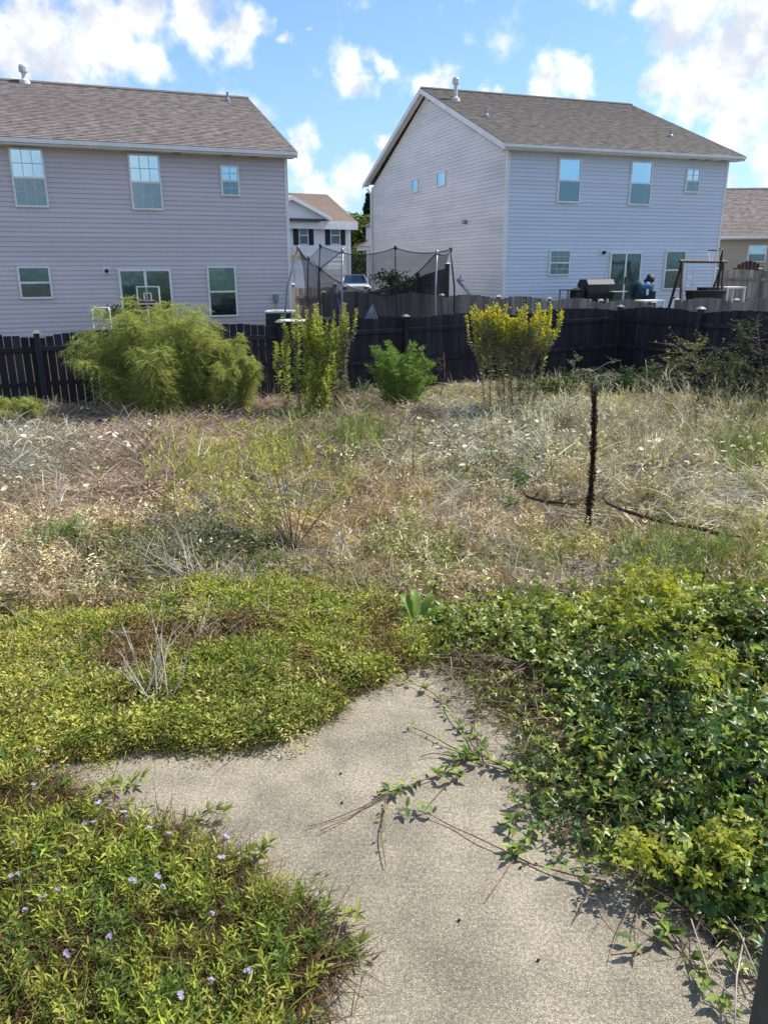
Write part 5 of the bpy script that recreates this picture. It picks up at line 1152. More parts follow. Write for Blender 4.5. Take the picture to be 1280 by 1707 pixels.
# yellow-leaved sprays in the vines
YP = [proto('yellow_spray_clump', trifol(80+i, 9, .10, .055), 'vine_leaf_yellow') for i in range(3)]
pts_ = []
for (cx_, cy_, rx, ry, nn, zz_) in ((1075, 975, 60, 22, 20, .36), (1100, 1020, 110, 36, 14, .42), (1010, 1010, 50, 20, 6, .35), (1165, 1415, 110, 34, 20, .2), (940, 1020, 60, 20, 5, .3), (1180, 1100, 70, 40, 10, .62)):
    for _ in range(nn):
        P0 = onz(cx_+RNG.normal(0, rx*.5), cy_+RNG.normal(0, ry*.5), zz_); pts_.append((P0[0], P0[1], max(zz_, float(mound(P0[0], P0[1])))+RNG.uniform(-.08, .06)))
pts_ = np.array(pts_); n = len(pts_)
scatter('yellow_vine_sprays', pts_, euler(n, .35), np.ones((n, 3))*RNG.uniform(.6, 1.0, (n, 1)), RNG.integers(0, 3, n), YP, None, 'yellowing leafy sprays on top of the vine mass', 'vines')

# --- runners on the concrete: each a thing with its stem and its leaves ----------------
leafmesh = {}
def leaf_data(mat, w_=.42):
    k = (mat, w_)
    if k not in leafmesh:
        V, F = g_leaves(np.zeros((1, 3)), np.array([[1., 0, 0]]), np.array([[0, 0, 1.]]), 1.0, w_, .2, .16); o = npmesh('leaf', V, F, mat, link=False); leafmesh[k] = o.data
    return leafmesh[k]
def add_leaf(parent, P, yaw, pitch_, size, mat, w_=.42, roll=0):
    o = bpy.data.objects.new('leaf', leaf_data(mat, w_)); COL.objects.link(o); o.parent = parent; o.location = Vector(tuple(P)) - origin(parent)
    o.rotation_euler = (roll, -pitch_, yaw); o.scale = (size,)*3; return o
def runner(px, label, z=.018, size=.08, per=.085, mat='vine_leaf', stem='stem_red', r=.0048, start=0.0, w_=.42, dens=1.0, group='vine runners creeping over the concrete', bare=(), name='vine_runner', lift=.02):
    W_ = [onz(x, y, z) for x, y in px]; W_ = [p.copy() for p in W_]
    # subdivide with slight wander
    pts = []; 
    for a, b_ in zip(W_, W_[1:]):
        m_ = max(2, int(np.linalg.norm(b_-a)/.06))
        for k in range(m_): pts.append(a+(b_-a)*k/m_)
    pts.append(W_[-1]); pts = np.array(pts); nn = len(pts)
    for i in range(1, nn-1): pts[i] = (pts[i-1]+pts[i]*1+pts[i+1])/3
    pts[:, 0] += .008*np.sin(np.arange(nn)*.9+random.random()*6); pts[:, 2] = z*.5+lift*np.abs(np.sin(np.arange(nn)*.5+random.random()*3))
    root = empty(name, tuple(pts[0]), label, 'vine', group)
    MB().tube([tuple(p) for p in pts], list(np.linspace(r, r*.5, nn)), 5).build('stem', stem, root, smooth=True)
    seg_ = np.linalg.norm(np.diff(pts, axis=0), axis=1); cl = np.concatenate([[0], seg_.cumsum()]); L = cl[-1]; s = start*L; i = 0
    while s < L:
        f = s/L
        if not any(a <= f <= b_ for a, b_ in bare):
            j = int(np.searchsorted(cl, s)); j = min(max(j, 1), nn-1); P = pts[j]; d = pts[j]-pts[j-1]; ya = math.atan2(d[1], d[0])
            for k in range(random.choice((3, 4, 5)) if dens >= 1 else random.choice((1, 2, 3))):
                add_leaf(root, P+np.array([0, 0, .012]), ya+random.uniform(-1.9, 1.9)+(pi if random.random() < .15 else 0), random.uniform(.0, .9), size*random.uniform(.6, 1.15), mat, w_, random.uniform(-.5, .5))
        s += per*random.uniform(.6, 1.3)
    return root
R_LIST = [
 ([(790, 1255), (740, 1290), (680, 1312), (630, 1334), (575, 1360), (515, 1378)], 'vine runner pointing left across the middle of the concrete, leafless reddish tip', dict(bare=((.55, 1),))),
 ([(700, 1300), (650, 1322), (600, 1350), (535, 1388)], 'second bare reddish stem just below the longest left-pointing vine runner', dict(bare=((.35, 1),), dens=.5)),
 ([(640, 1335), (637, 1380), (640, 1445)], 'short thin vine shoot hanging straight down on the concrete', dict(size=.035, per=.07, dens=.5, mat='creeper_leaf', bare=((.65, 1),))),
 ([(800, 1265), (755, 1262), (715, 1256), (700, 1262)], 'short stub of vine pointing left at the middle of the patio', dict(bare=((.3, 1),))),
 ([(800, 1262), (760, 1248), (720, 1228), (685, 1213)], 'thin vine runner with small leaves above the forked runners', dict(size=.045, dens=.5)),
 ([(870, 1290), (800, 1262), (770, 1220), (735, 1165), (690, 1140), (640, 1128)], 'vine runner curving up towards the green ground cover at the top of the patio', dict(size=.055, per=.09)),
 ([(810, 1265), (790, 1210), (800, 1165), (790, 1110)], 'leafy vine runner climbing up the patio beside the brown stems', dict(size=.06, per=.09)),
 ([(780, 1285), (760, 1295), (735, 1315), (715, 1345)], 'short vine shoot branching down to the left from the forked runners', dict(dens=.5, bare=((.5, 1),))),
 ([(1010, 1470), (950, 1462), (880, 1438), (830, 1415), (760, 1380), (700, 1352), (660, 1350)], 'long thin vine runner crossing the patio below the forked runners', dict(bare=((.22, .78),), dens=.6)),
 ([(935, 1330), (905, 1365), (880, 1400), (858, 1432), (830, 1470), (812, 1500)], 'vine runner slanting down to a bare red tip in the middle right of the concrete', dict(per=.08, bare=((.62, 1),))),
 ([(880, 1320), (862, 1360), (850, 1400), (852, 1428)], 'upright leafy vine shoot meeting the slanting runner', dict(per=.08)),
 ([(960, 1290), (880, 1292), (820, 1275), (780, 1268)], 'leafy vine runner leaving the vine mass to the left', dict(per=.07, size=.08)),
 ([(1000, 1470), (975, 1500), (955, 1535)], 'thin red vine tip pointing down below the middle right leaves', dict(bare=((.1, 1),))),
 ([(1060, 1440), (1062, 1500), (1058, 1570)], 'bare straight vine stem running down the right part of the concrete', dict(bare=((.15, .85),), dens=.6)),
 ([(1130, 1540), (1095, 1572), (1060, 1590), (1020, 1595)], 'vine runner with a reddish forked tip at the lower right', dict(per=.09, bare=((.75, 1),))),
 ([(1060, 1470), (1100, 1540), (1150, 1600), (1180, 1650), (1215, 1690)], 'leafy vine runner slanting down to the bottom right corner', dict(per=.09, size=.075)),
 ([(1000, 1370), (960, 1345), (940, 1290), (900, 1240)], 'leafy vine runner along the left edge of the vine mass', dict(per=.06, size=.075)),
 ([(1180, 1500), (1215, 1590), (1250, 1640), (1300, 1700)], 'vine runner with large leaves beside the window jamb', dict(per=.10, size=.085)),
 ([(1045, 1420), (1085, 1480), (1130, 1520), (1200, 1545)], 'leafy vine runner under the yellow-green spray', dict(per=.08, size=.07)),
 ([(905, 1120), (880, 1180), (870, 1240), (900, 1300)], 'vine runner down through the brown tangle', dict(per=.10, size=.06)),
]
for px, lb, kw in R_LIST: runner(px, lb, **kw)
# pale dry stalks lying at the lower right
tw = []
for px in ([(1130, 1440), (1110, 1390), (1140, 1345)], [(1150, 1540), (1180, 1640), (1250, 1680)], [(1240, 1560), (1225, 1640), (1222, 1720)], [(1080, 1400), (1160, 1460), (1230, 1560), (1262, 1640)], [(1100, 1330), (1085, 1400), (1130, 1440)], [(1190, 1550), (1280, 1530)], [(1165, 1475), (1240, 1490)], [(1200, 1700), (1290, 1712)], [(1120, 1345), (1150, 1385), (1110, 1400)]):
    P_l = [onz(x, y, .05) for x, y in px]; P_l = [p+np.array([0, 0, RNG.uniform(-.02, .04)]) for p in P_l]; tw.append(P_l)
for i, P_l in enumerate(tw):
    o = MB().tube([tuple(p) for p in P_l], .0035, 5).build('dry_stalk', 'twig_pale', loc=tuple(P_l[0]), smooth=True)
    tag(o, 'pale dry stalk lying among the vine runners at the lower right', 'stalk', 'pale dry stalks at the lower right')
# small crumbs on the slab
for (x, y) in ((765, 1534), (897, 1600), (570, 1338), (818, 1293), (850, 1300), (918, 1302), (893, 1440), (867, 1446), (1013, 1482), (775, 1170), (568, 1289)):
    p = onz(x, y, .008); V, F = lump(p, (.008, .006, .005), seed=int(x)); o = npmesh('leaf_crumb', V, F, 'bark_dark', loc=tuple(p)); tag(o, 'tiny dark crumb of leaf litter lying on the bare concrete', 'litter', 'dark crumbs on the concrete')
# leafy tips poking over the slab from the left plants
for i, (px, lb) in enumerate(((([(470, 1500), (520, 1512), (560, 1530), (592, 1540)]), 'sprig of lance leaves reaching right onto the concrete, upper one'), (([(480, 1560), (530, 1590), (560, 1592), (598, 1582)]), 'sprig of lance leaves reaching right onto the concrete, lower one'),
    (([(130, 1345), (170, 1325), (205, 1312), (235, 1302)]), 'sprig of lance leaves reaching onto the upper left corner of the concrete'), (([(400, 1420), (425, 1440), (438, 1432), (445, 1418)]), 'upright sprig at the tip of the left plants'), (([(300, 1385), (320, 1370), (345, 1358), (372, 1366)]), 'sprig beside the purple flowers at the slab edge'))):
    runner(px, lb, size=.075, per=.028, mat='lance_leaf', stem='stem_green', w_=.24, group='green sprigs at the edge of the lance-leaved plants', name='leafy_sprig', lift=.05, z=.03)

# --- purple flowers ----------------------------------------------------
def bloom_data(mat, r, petals=5, cup=.3, heads=1):
    Bs = []; Ds = []; Ns = []
    for h in range(heads):
        c = rdir(1, .2, 1)[0]*(r*.9 if heads > 1 else 0)
        for k in range(petals):
            t = 2*pi*k/petals+h; Bs.append(c); Ds.append((cos(t), sin(t), cup)); Ns.append((0, 0, 1))
    V, F = g_leaves(np.array(Bs), np.array(Ds, float), np.array(Ns, float), r, r*.8, .1, -.05); return npmesh('petals', V, F, mat, link=False).data
PB = [bloom_data('flower_purple', .016, 5, .4, 4), bloom_data('flower_purple', .013, 5, .6, 6)]
def flower(name, P, h, data, label, cat, group, stemmat='stem_green', scale=1, lean=.15):
    root = empty(name, (P[0], P[1], P[2]), label, cat, group)
    t = (P[0]+random.gauss(0, lean*h), P[1]+random.gauss(0, lean*h), P[2]+h)
    MB().tube([tuple(P), ((P[0]+t[0])/2+.005, (P[1]+t[1])/2, P[2]+h*.55), t], .0025, 4, cap=False).build('stem', stemmat, root)
    o = bpy.data.objects.new('bloom', data); COL.objects.link(o); o.parent = root; o.location = Vector(t)-root.location; o.scale = (scale,)*3; o.rotation_euler = (random.gauss(0, .35), random.gauss(0, .35), random.uniform(0, 6)); return root
PF = [(62, 1252), (60, 1310), (95, 1280), (165, 1340), (232, 1352), (205, 1356), (158, 1372), (248, 1383), (282, 1390), (378, 1398), (400, 1408), (368, 1430), (100, 1428), (18, 1462), (100, 1484), (222, 1466), (265, 1462), (80, 1492), (40, 1520), (186, 1560), (355, 1525), (303, 1660), (352, 1634), (418, 1620), (70, 1500), (28, 1464), (112, 1590), (272, 1480), (24, 1407), (145, 1372)]
for i, (x, y) in enumerate(PF):
    h = random.uniform(.24, .31); T_ = onz(x, y, h+.0); flower('purple_flower', (T_[0], T_[1], .0), h, random.choice(PB), 'small pale purple flower head on a stem among the lance-leaved plants', 'flower', 'purple flowers in the lower left plants', lean=.02, scale=.75)
# --- white wildflowers in the field -------------------------------------
WB_ = [bloom_data('flower_white', .034, 8, .15, 1), bloom_data('flower_white', .02, 6, .5, 5)]
WF = [(15, 690), (22, 705), (44, 712), (62, 700), (36, 718), (95, 710), (82, 730), (60, 762), (54, 775), (70, 786), (103, 796), (50, 740), (28, 753), (136, 745), (132, 742), (154, 732), (210, 745), (212, 767), (125, 705), (8, 812), (40, 728), (116, 722), (255, 700), (105, 690), (18, 740), (385, 815), (500, 735), (560, 755), (640, 740), (700, 700), (722, 707), (716, 720), (707, 722), (770, 728), (765, 735), (775, 745), (790, 748), (770, 772), (724, 670), (762, 668), (786, 669), (800, 680), (722, 740), (880, 725), (878, 734), (912, 713), (918, 716), (933, 690), (966, 692), (1024, 754), (1027, 728), (918, 764), (910, 733), (1080, 695), (1120, 700), (1160, 690), (1135, 710), (1060, 690), (1092, 678), (1128, 722), (1107, 738), (1143, 774), (1186, 692), (1234, 752), (1226, 752), (1210, 700), (1264, 744), (1100, 736), (1160, 762), (1090, 750), (1192, 776), (1000, 786), (1070, 775), (1245, 696), (1276, 708), (1206, 754), (940, 720), (860, 745), (840, 712), (1048, 700), (960, 700), (880, 700), (745, 760), (690, 755)]
for k in range(95):
    x, y = (random.uniform(0, 260), random.gauss(735, 30)) if k % 5 < 2 else (random.uniform(690, 1280), random.gauss(718, 28))
    WF.append((x, min(max(y, 668), 810)))
for i, (x, y) in enumerate(WF):
    h = random.uniform(.38, .55) if y > 700 else .35; T_ = onz(x, y, h); flower('white_wildflower', (T_[0], T_[1], float(gz(T_[0], T_[1]))), h, random.choice(WB_), 'small white wildflower head on a thin stem in the dry weeds', 'flower', 'white wildflowers dotted over the field', 'stem_green', random.uniform(.9, 1.5), lean=.03)
# litter of dandelion-like seed heads is left to the field grass

# --- feathery dog-fennel bushes -------------------------------------------
def feathery(px, py_base, py_top, wpx, label, mat='feather_leaf', nst=26, droop=.5, dens=1.0, upright=False, name='feathery_bush', seed=1, fil=.10):
    rg = np.random.default_rng(seed); base = onz(px, py_base, float(gz(*onz(px, py_base, .1)[:2]))); Y_ = base[1]; zt_ = float(atY(px, py_top, Y_)[2]); Wd = abs(atY(px+wpx/2, py_top, Y_)[0]-atY(px-wpx/2, py_top, Y_)[0]); H = zt_-base[2]
    root = empty(name, tuple(base), label, 'bush'); sb = MB(); B = []; D = []; L = []
    for k in range(nst):
        a = rg.uniform(0, 2*pi); out = rg.uniform(.05, 1)**(.6)*Wd*.42; hh = H*(1-.40*(out/(Wd*.42))**4)*rg.uniform(.74, 1.03)
        b0 = base+np.array([cos(a), sin(a), 0])*out*(.30 if not upright else .35); end = base+np.array([cos(a)*out, sin(a)*out*.75, hh]); m_ = 14; P = []
        for j in range(m_+1):
            t = j/m_; p = b0*(1-t)+end*t + np.array([0, 0, H*.12*sin(pi*t)]); P.append(p)
            if t > .12:
                nb = int((14 if not upright else 11)*dens)
                for _ in range(nb):
                    d = rdir(1, -.1 if not upright else .2, .7, rg)[0]; bl = (.42*(1.15-t)+.16)*Wd*.24 if not upright else (.34*(1.1-t)+.05)*min(Wd, 1.1)*.55
                    o = p+rg.normal(0, .02, 3); nf = 7 if not upright else 8
                    for f_ in range(nf):
                        q = (f_+.5)/nf; pp = o+d*bl*q+np.array([0, 0, -droop*bl*q*q]); dd = d+rg.normal(0, .42, 3)+np.array([0, 0, -droop*.5*q if not upright else .25])
                        B.append(pp); D.append(dd); L.append(fil*rg.uniform(.5, 1.2)*(1.2-q*.5))
                    B.append(o); D.append(d); L.append(bl)
        sb.tube([tuple(p) for p in P], list(np.linspace(.011, .003, m_+1)), 5, cap=False)
    sb.build('stem', 'twig_brown', root, smooth=True); B = np.array(B); V, F = g_blades(B, np.array(D), np.array(L), .0095 if not upright else .009, droop*.6, 2)
    o = npmesh('foliage', V, F, mat, root); return root
feathery(272, 700, 503, 345, 'huge feathery light green bush covering the middle of the left fence', nst=58, dens=.8, seed=2, fil=.15, droop=.65)
feathery(385, 702, 560, 150, 'lower right lobe of feathery bush beside the huge one, by the tall green spikes', nst=20, dens=.55, seed=5, fil=.12, droop=.8)
feathery(664, 690, 572, 150, 'small upright feathery green bush in front of the middle of the black fence', 'feather_leaf_light', nst=34, droop=.08, dens=.62, upright=True, seed=3, fil=.085)
feathery(30, 722, 668, 140, 'low feathery green clump at the left edge in front of the fence', 'feather_leaf', nst=34, droop=.35, dens=.45, upright=True, seed=4, fil=.15)

# --- tall leafy spires ---------------------------------------------------
def spire(px, py_base, px_top, py_top, label, leafmat_, group, lf=.085, brown_below=.35, seed=1, flower_=False, branch=0, name='tall_weed', zb=None, dens=1.0, bare=.05, w_=.06, spread=1.0):
    rg = np.random.default_rng(seed); base = onz(px, py_base, .15); Y_ = base[1]; base[2] = float(gz(base[0], Y_)); top = atY(px_top, py_top, Y_)
    root = empty(name, tuple(base), label, 'weed', group); H = top[2]-base[2]; m_ = 12
    P = [base*(1-t)+top*t+np.array([.03*sin(t*5+seed), 0, 0]) for t in np.linspace(0, 1, m_+1)]
    sb = MB(); sb.tube([tuple(p) for p in P], list(np.linspace(.012, .003, m_+1)), 5, cap=False); B = []; D = []; L = []; B2 = []; D2 = []; L2 = []; BF = []; DF = []
    def along(P, n, lf_, f0):
        Pn = np.array(P); 
        for i in range(n):
            f = f0+(1-f0)*(i+.5)/n; t = f*(len(Pn)-1); j = min(int(t), len(Pn)-2); p = Pn[j]*(1-(t-j))+Pn[j+1]*(t-j); a = i*2.4+rg.uniform(-.4, .4); taper = (1.12-f)**.45
            d = np.array([cos(a), sin(a), rg.uniform(.2, .9) if f > brown_below else .1]); l = lf_*taper*rg.uniform(.7, 1.2)
            if f > brown_below+rg.normal(0, .08): B.append(p); D.append(d); L.append(l)
            else: B2.append(p); D2.append(d+np.array([0, 0, -.3])); L2.append(l*.8)
            if flower_ and f > .80:
                for _ in range(1): BF.append(p+rg.normal(0, .02, 3)); DF.append(rg.normal(0, 1, 3)+np.array([0, 0, .6]))
    along(P, int(300*dens*H/1.8*.75), lf*1.45, bare)
    for k in range(branch):
        t = rg.uniform(.42, .72); p0 = base*(1-t)+top*t; a = rg.uniform(0, 2*pi); o = rg.uniform(.08, .38)*spread; p2 = p0+np.array([cos(a)*o, sin(a)*o*.6, H*(1-t)*rg.uniform(.65, 1.02)]); pm = (p0+p2)/2+np.array([cos(a)*o*.3, 0, -.03]); Q = [p0, pm, p2]
        sb.tube([tuple(q) for q in Q], [.006, .004, .002], 4, cap=False)
        q0 = brown_below; brown_below_ = 0
        along(Q, int(95*dens), lf*.95, .1)
    sb.build('stem', 'twig_brown', root, smooth=True)
    if B: N = len(B); V, F = g_leaves(np.array(B), np.array(D), rdir(N, .3, 1, rg), np.array(L), np.array(L)*.34, .2, .1); npmesh('foliage', V, F, leafmat_, root)
    if B2: N = len(B2); V, F = g_leaves(np.array(B2), np.array(D2), rdir(N, .3, 1, rg), np.array(L2), np.array(L2)*.22, .2, .35); npmesh('dry_leaves', V, F, 'leaf_withered', root)
    if BF: N = len(BF); V, F = g_leaves(np.array(BF), np.array(DF), rdir(N, 0, 1, rg), .045, .03); npmesh('blossom', V, F, 'flower_yellow', root)
    return root
SPG = 'tall spiky green weeds in front of the fence by the trampoline'
for i, (a, b_, c, d_, lb, kw) in enumerate((
 (475, 692, 459, 570, 'shortest and leftmost of the tall spiky green weeds', dict(brown_below=.55, branch=3)),
 (484, 694, 476, 545, 'spiky green weed second from the left, a single slim spire', dict(brown_below=.3)),
 (503, 694, 492, 507, 'tall spiky weed with a thin stem topped by one tuft, third from the left', dict(brown_below=.4, branch=2)),
 (512, 694, 510, 517, 'spiky green weed with a pointed tip just left of the tallest one', dict(brown_below=.25, branch=3, dens=1.2)),
 (527, 696, 529, 506, 'tallest bushy one of the spiky green weeds, in the middle of the clump', dict(brown_below=.2, branch=5, dens=1.3)),
 (537, 694, 537, 528, 'spiky green weed leaning against the tallest one on its right', dict(brown_below=.2, branch=3, dens=1.2)),
 (556, 692, 556, 536, 'slim spiky green weed with a narrow tip left of the last one', dict(brown_below=.35, branch=1)),
 (577, 694, 572, 505, 'rightmost spiky green weed with dead brown lower leaves', dict(brown_below=.58, branch=6, spread=.8)),
 (565, 694, 561, 560, 'half dead spiky weed hidden at the right side of the clump', dict(brown_below=.7)),
 (540, 698, 545, 620, 'low green spiky weed filling the front of the clump', dict(brown_below=.1, branch=2, dens=1.4)),
 (518, 698, 520, 600, 'low green spiky weed at the left front of the clump', dict(brown_below=.1, branch=2, dens=1.4)))):
    spire(a, b_, c, d_, lb, 'spire_leaf', SPG, lf=.105, seed=20+i, **kw)
GDG = 'goldenrod stalks in front of the fence corner'
for i, (a, b_, c, d_, lb) in enumerate((
 (812, 690, 797, 525, 'leftmost goldenrod stalk of the clump, leaning left'), (820, 692, 812, 508, 'goldenrod stalk with a bright yellow top second from the left'),
 (832, 694, 824, 512, 'bushy goldenrod stalk at the left of the clump centre'), (840, 692, 832, 506, 'tallest goldenrod stalk of the left group'), (853, 694, 846, 524, 'goldenrod stalk with reddish lower leaves in the middle of the clump'),
 (868, 694, 862, 530, 'goldenrod stalk just left of the tall pale one'), (876, 696, 872, 507, 'pale tall goldenrod stalk on the thick dark stem'), (880, 694, 888, 540, 'goldenrod stalk leaning right beside the thick dark stem'),
 (886, 690, 920, 508, 'separate goldenrod stalk leaning right with a yellow head, rightmost of all'))):
    spire(a, b_, c, d_, lb, 'grey_leaf' if i % 4 else 'spire_leaf', GDG, lf=.085, brown_below=.5, seed=60+i, flower_=True, branch=11 if i < 8 else 9, dens=.85, bare=.02, spread=1.15)

# --- thin saplings and stems ---------------------------------------------
def twig_tree(base_px, top_px, label, cat, name, mat='twig_brown', r=.01, nb=8, zb=.05, blen=.3, leaf=None, nleaf=0, lf=.03, spread=1.0, seed=0, group=None, sub=4, up=.5):
    rg = np.random.default_rng(seed); base = onz(*base_px, zb); base[2] = float(gz(base[0], base[1]))-.02; top = atY(*top_px, base[1]); root = empty(name, tuple(base), label, cat, group)
    b = MB(); H = np.linalg.norm(top-base); mid = (base+top)/2+rg.normal(0, .03, 3)*np.array([1, 1, 0]); b.tube([tuple(base), tuple(mid), tuple(top)], [r, r*.7, r*.3], 6); tips = []
    for k in range(nb):
        t = rg.uniform(.2, .97); p = base*(1-t)+top*t; d = rdir(1, up-.4, up+.4, rg)[0]*np.array([spread, spread, 1]); l = blen*rg.uniform(.4, 1.1)*(1.15-t*.5); q = p+d*l; m_ = (p+q)/2+rg.normal(0, .02, 3); b.tube([tuple(p), tuple(m_), tuple(q)], [r*.45, r*.35, r*.15], 4, cap=False)
        for _ in range(sub):
            u = rg.uniform(.3, 1); s_ = p+(q-p)*u; e_ = s_+(d+rg.normal(0, .5, 3))*l*.4; b.tube([tuple(s_), tuple(e_)], [r*.22, r*.1], 3, cap=False); tips += [s_+(e_-s_)*v for v in rg.uniform(.2, 1, 3)]
        tips += [p+(q-p)*v for v in rg.uniform(.3, 1, 4)]
    b.build('branches' if nb else 'stem', mat, root, smooth=True)
    if leaf and tips:
        tips = np.array(tips); i = rg.integers(0, len(tips), nleaf); B = tips[i]+rg.normal(0, .012, (nleaf, 3)); V, F = g_leaves(B, rdir(nleaf, -.3, .9, rg), rdir(nleaf, .2, 1, rg), lf*rg.uniform(.6, 1.3, nleaf), lf*.5); npmesh('foliage', V, F, leaf, root)
    return root
twig_tree((732, 668), (740, 590), 'thin bare sapling standing against the middle of the black fence', 'sapling', 'sapling', 'twig_brown', .012, 7, blen=.22, leaf='leaf_brown', nleaf=60, seed=3)
twig_tree((688, 820), (693, 690), 'single thin dark weed stem standing in the middle of the field', 'weed', 'weed_stem', 'twig_brown', .007, 5, blen=.08, seed=4, leaf='leaf_brown', nleaf=40, lf=.02)
# yellow-leaved shrub of several stems
yb = (490, 925)
YS = empty('shrub', tuple(onz(*yb, 0)), 'open shrub with arching stems and small yellow-green leaves in the left half of the field', 'shrub'); b = MB(); tips = []
rg = np.random.default_rng(9); b0 = onz(*yb, 0)
for (x, y, dy) in ((330, 720, .5), (365, 700, .9), (405, 690, .3), (430, 672, .8), (440, 720, -.2), (470, 740, .4), (520, 745, .8), (560, 740, .6), (600, 790, .3), (385, 780, -.3), (345, 800, .2), (300, 790, .3), (455, 700, .6), (580, 820, .1), (350, 860, -.1)):
    e_ = atY(x, y, b0[1]+dy); m_ = b0*.45+e_*.55+np.array([0, 0, .10]); b.tube([tuple(b0), tuple(b0*.75+m_*.25+np.array([0, 0, .03])), tuple(m_), tuple(e_)], [.009, .007, .005, .002], 5, cap=False)
    for k in range(16):
        t = rg.uniform(.25, 1); p = (b0*(1-t)**2+2*m_*t*(1-t)*1.0+e_*t*t) if False else (m_+(e_-m_)*(t-.5)*2 if t > .5 else b0+(m_-b0)*t*2); d = rdir(1, -.1, .9, rg)[0]; l = rg.uniform(.08, .24); q = p+d*l; b.tube([tuple(p), tuple(q)], [.0028, .0012], 3, cap=False); tips += [p+(q-p)*v for v in rg.uniform(.1, 1, 7)]
b.build('branches', 'twig_brown', YS, smooth=True); tips = np.array(tips); N = 2600; B = tips[rg.integers(0, len(tips), N)]+rg.normal(0, .02, (N, 3)); V, F = g_leaves(B, rdir(N, -.2, .9, rg), rdir(N, .2, 1, rg), .032*rg.uniform(.6, 1.3, N), .015)
npmesh('foliage', V, F, 'spire_leaf', YS); B = tips[rg.integers(0, len(tips), 260)]+rg.normal(0, .02, (260, 3)); V, F = g_leaves(B, rdir(260), rdir(260, 0, 1), .026, .02); npmesh('blossom', V, F, 'flower_yellow', YS)
# pale dead branch piles
def deadpile(cx_, cy_, w_, label, n=26, ang=None, seed=0, lift=.35, L=.5, dark=False):
    rg = np.random.default_rng(seed); c = onz(cx_, cy_, .05); root = empty('dead_branch', tuple(c), label, 'branch'); b = MB()
    for k in range(n):
        a = rg.uniform(*ang) if ang else rg.uniform(0, 2*pi); p = c+np.array([rg.normal(0, w_), rg.normal(0, w_*.6), rg.uniform(0, .06)]); l = L*rg.uniform(.4, 1.1); d = np.array([cos(a), sin(a), rg.uniform(.05, lift*2)]); q = p+d*l; m_ = (p+q)/2+rg.normal(0, .02, 3)+np.array([0, 0, .02]); b.tube([tuple(p), tuple(m_), tuple(q)], [.006, .0045, .0015], 5, cap=False)
        for _ in range(3): u = rg.uniform(.3, .9); s_ = p+(q-p)*u; e_ = s_+(d+rg.normal(0, .45, 3))*l*.35; b.tube([tuple(s_), tuple(e_)], [.003, .001], 4, cap=False)
    b.build('branches', 'twig_brown' if dark else 'twig_pale', root, smooth=True)
deadpile(330, 985, .10, 'pale dead branches fanned out to the left in the dark green patch of the field', 24, (1.9, 3.2), 1, .35, .75)
deadpile(440, 905, .10, 'pale dead twigs spread to the left under the yellow-leaved shrub', 22, (2.4, 3.5), 2, .2, .8)
deadpile(385, 985, .12, 'short pale dead twigs standing up just above the bright ground cover', 16, (.3, 2.4), 3, .9, .28)
deadpile(258, 1185, .06, 'pale dead twigs sticking up out of the green ground cover above the concrete', 20, (.6, 2.8), 4, .9, .38)
deadpile(315, 1080, .05, 'few dry stalks leaning right in the brown patch of the ground cover', 8, (.5, 1.5), 5, .8, .3)
deadpile(200, 1110, .14, 'dry pale stems flat on the ground cover at the left', 18, None, 6, .1, .35)
deadpile(1120, 800, .2, 'grey dry weed stalks fanning up behind the long fallen branch', 30, None, 7, .7, .45)
deadpile(100, 870, .12, 'grey dead stalks at the far left of the field', 18, (.8, 2.4), 8, .9, .4)
deadpile(990, 955, .15, 'grey dead stalks at the top edge of the vine mass', 22, None, 9, .5, .35)
deadpile(760, 880, .12, 'grey-brown dead twig pile in the right half of the field', 18, (2, 3.4), 10, .2, .55)
deadpile(560, 860, .16, 'pale crossed dead stems right of the yellow-leaved shrub', 16, (.2, 2.0), 11, .3, .55)
deadpile(430, 850, .16, 'dark dead twigs tangled at the foot of the yellow-leaved shrub', 26, None, 12, .3, .4, True)
deadpile(890, 1110, .18, 'thin brown dead stems bent over the top right of the concrete', 22, None, 13, .1, .45, True)

# dead pole trunk
pb = onz(977, 892, .0); pb[2] = float(gz(pb[0], pb[1])); pt2 = atY(989, 618, pb[1]); DT = empty('dead_tree', tuple(pb), 'slender dead dark trunk wrapped in dried vine standing alone in the right of the field', 'tree')
P = [pb+(pt2-pb)*t+np.array([.035*sin(t*3.1), 0, 0]) for t in np.linspace(0, 1, 9)]; MB().tube([tuple(p) for p in P], [.019, .015, .018, .015, .017, .013, .011, .008, .004], 8).build('trunk', 'bark_dark', DT, smooth=True)
N = 2600; t = RNG.uniform(0, .93, N); a = RNG.uniform(0, 2*pi, N); Pn = np.array(P); q = t*8; j = q.astype(int); C = Pn[j]*(1-(q-j))[:, None]+Pn[j+1]*(q-j)[:, None]; rad = (.021-.010*t)*(1+.4*np.sin(t*37))*RNG.uniform(.4, 1.6, N)
C = C+np.stack([rad*np.cos(a), rad*np.sin(a), np.zeros(N)], 1); V, F = g_leaves(C, np.stack([np.cos(a), np.sin(a), RNG.uniform(-1, .8, N)], 1), rdir(N), .022, .014); npmesh('bark_flakes', V, F, 'leaf_bark' if 'leaf_bark' in MAT else leafmat('leaf_bark', [(.025, .016, .012), (.06, .04, .028), (.04, .027, .02), (.14, .10, .08)], .1, .9, .1, vary=.4).name, DT)
b = MB()
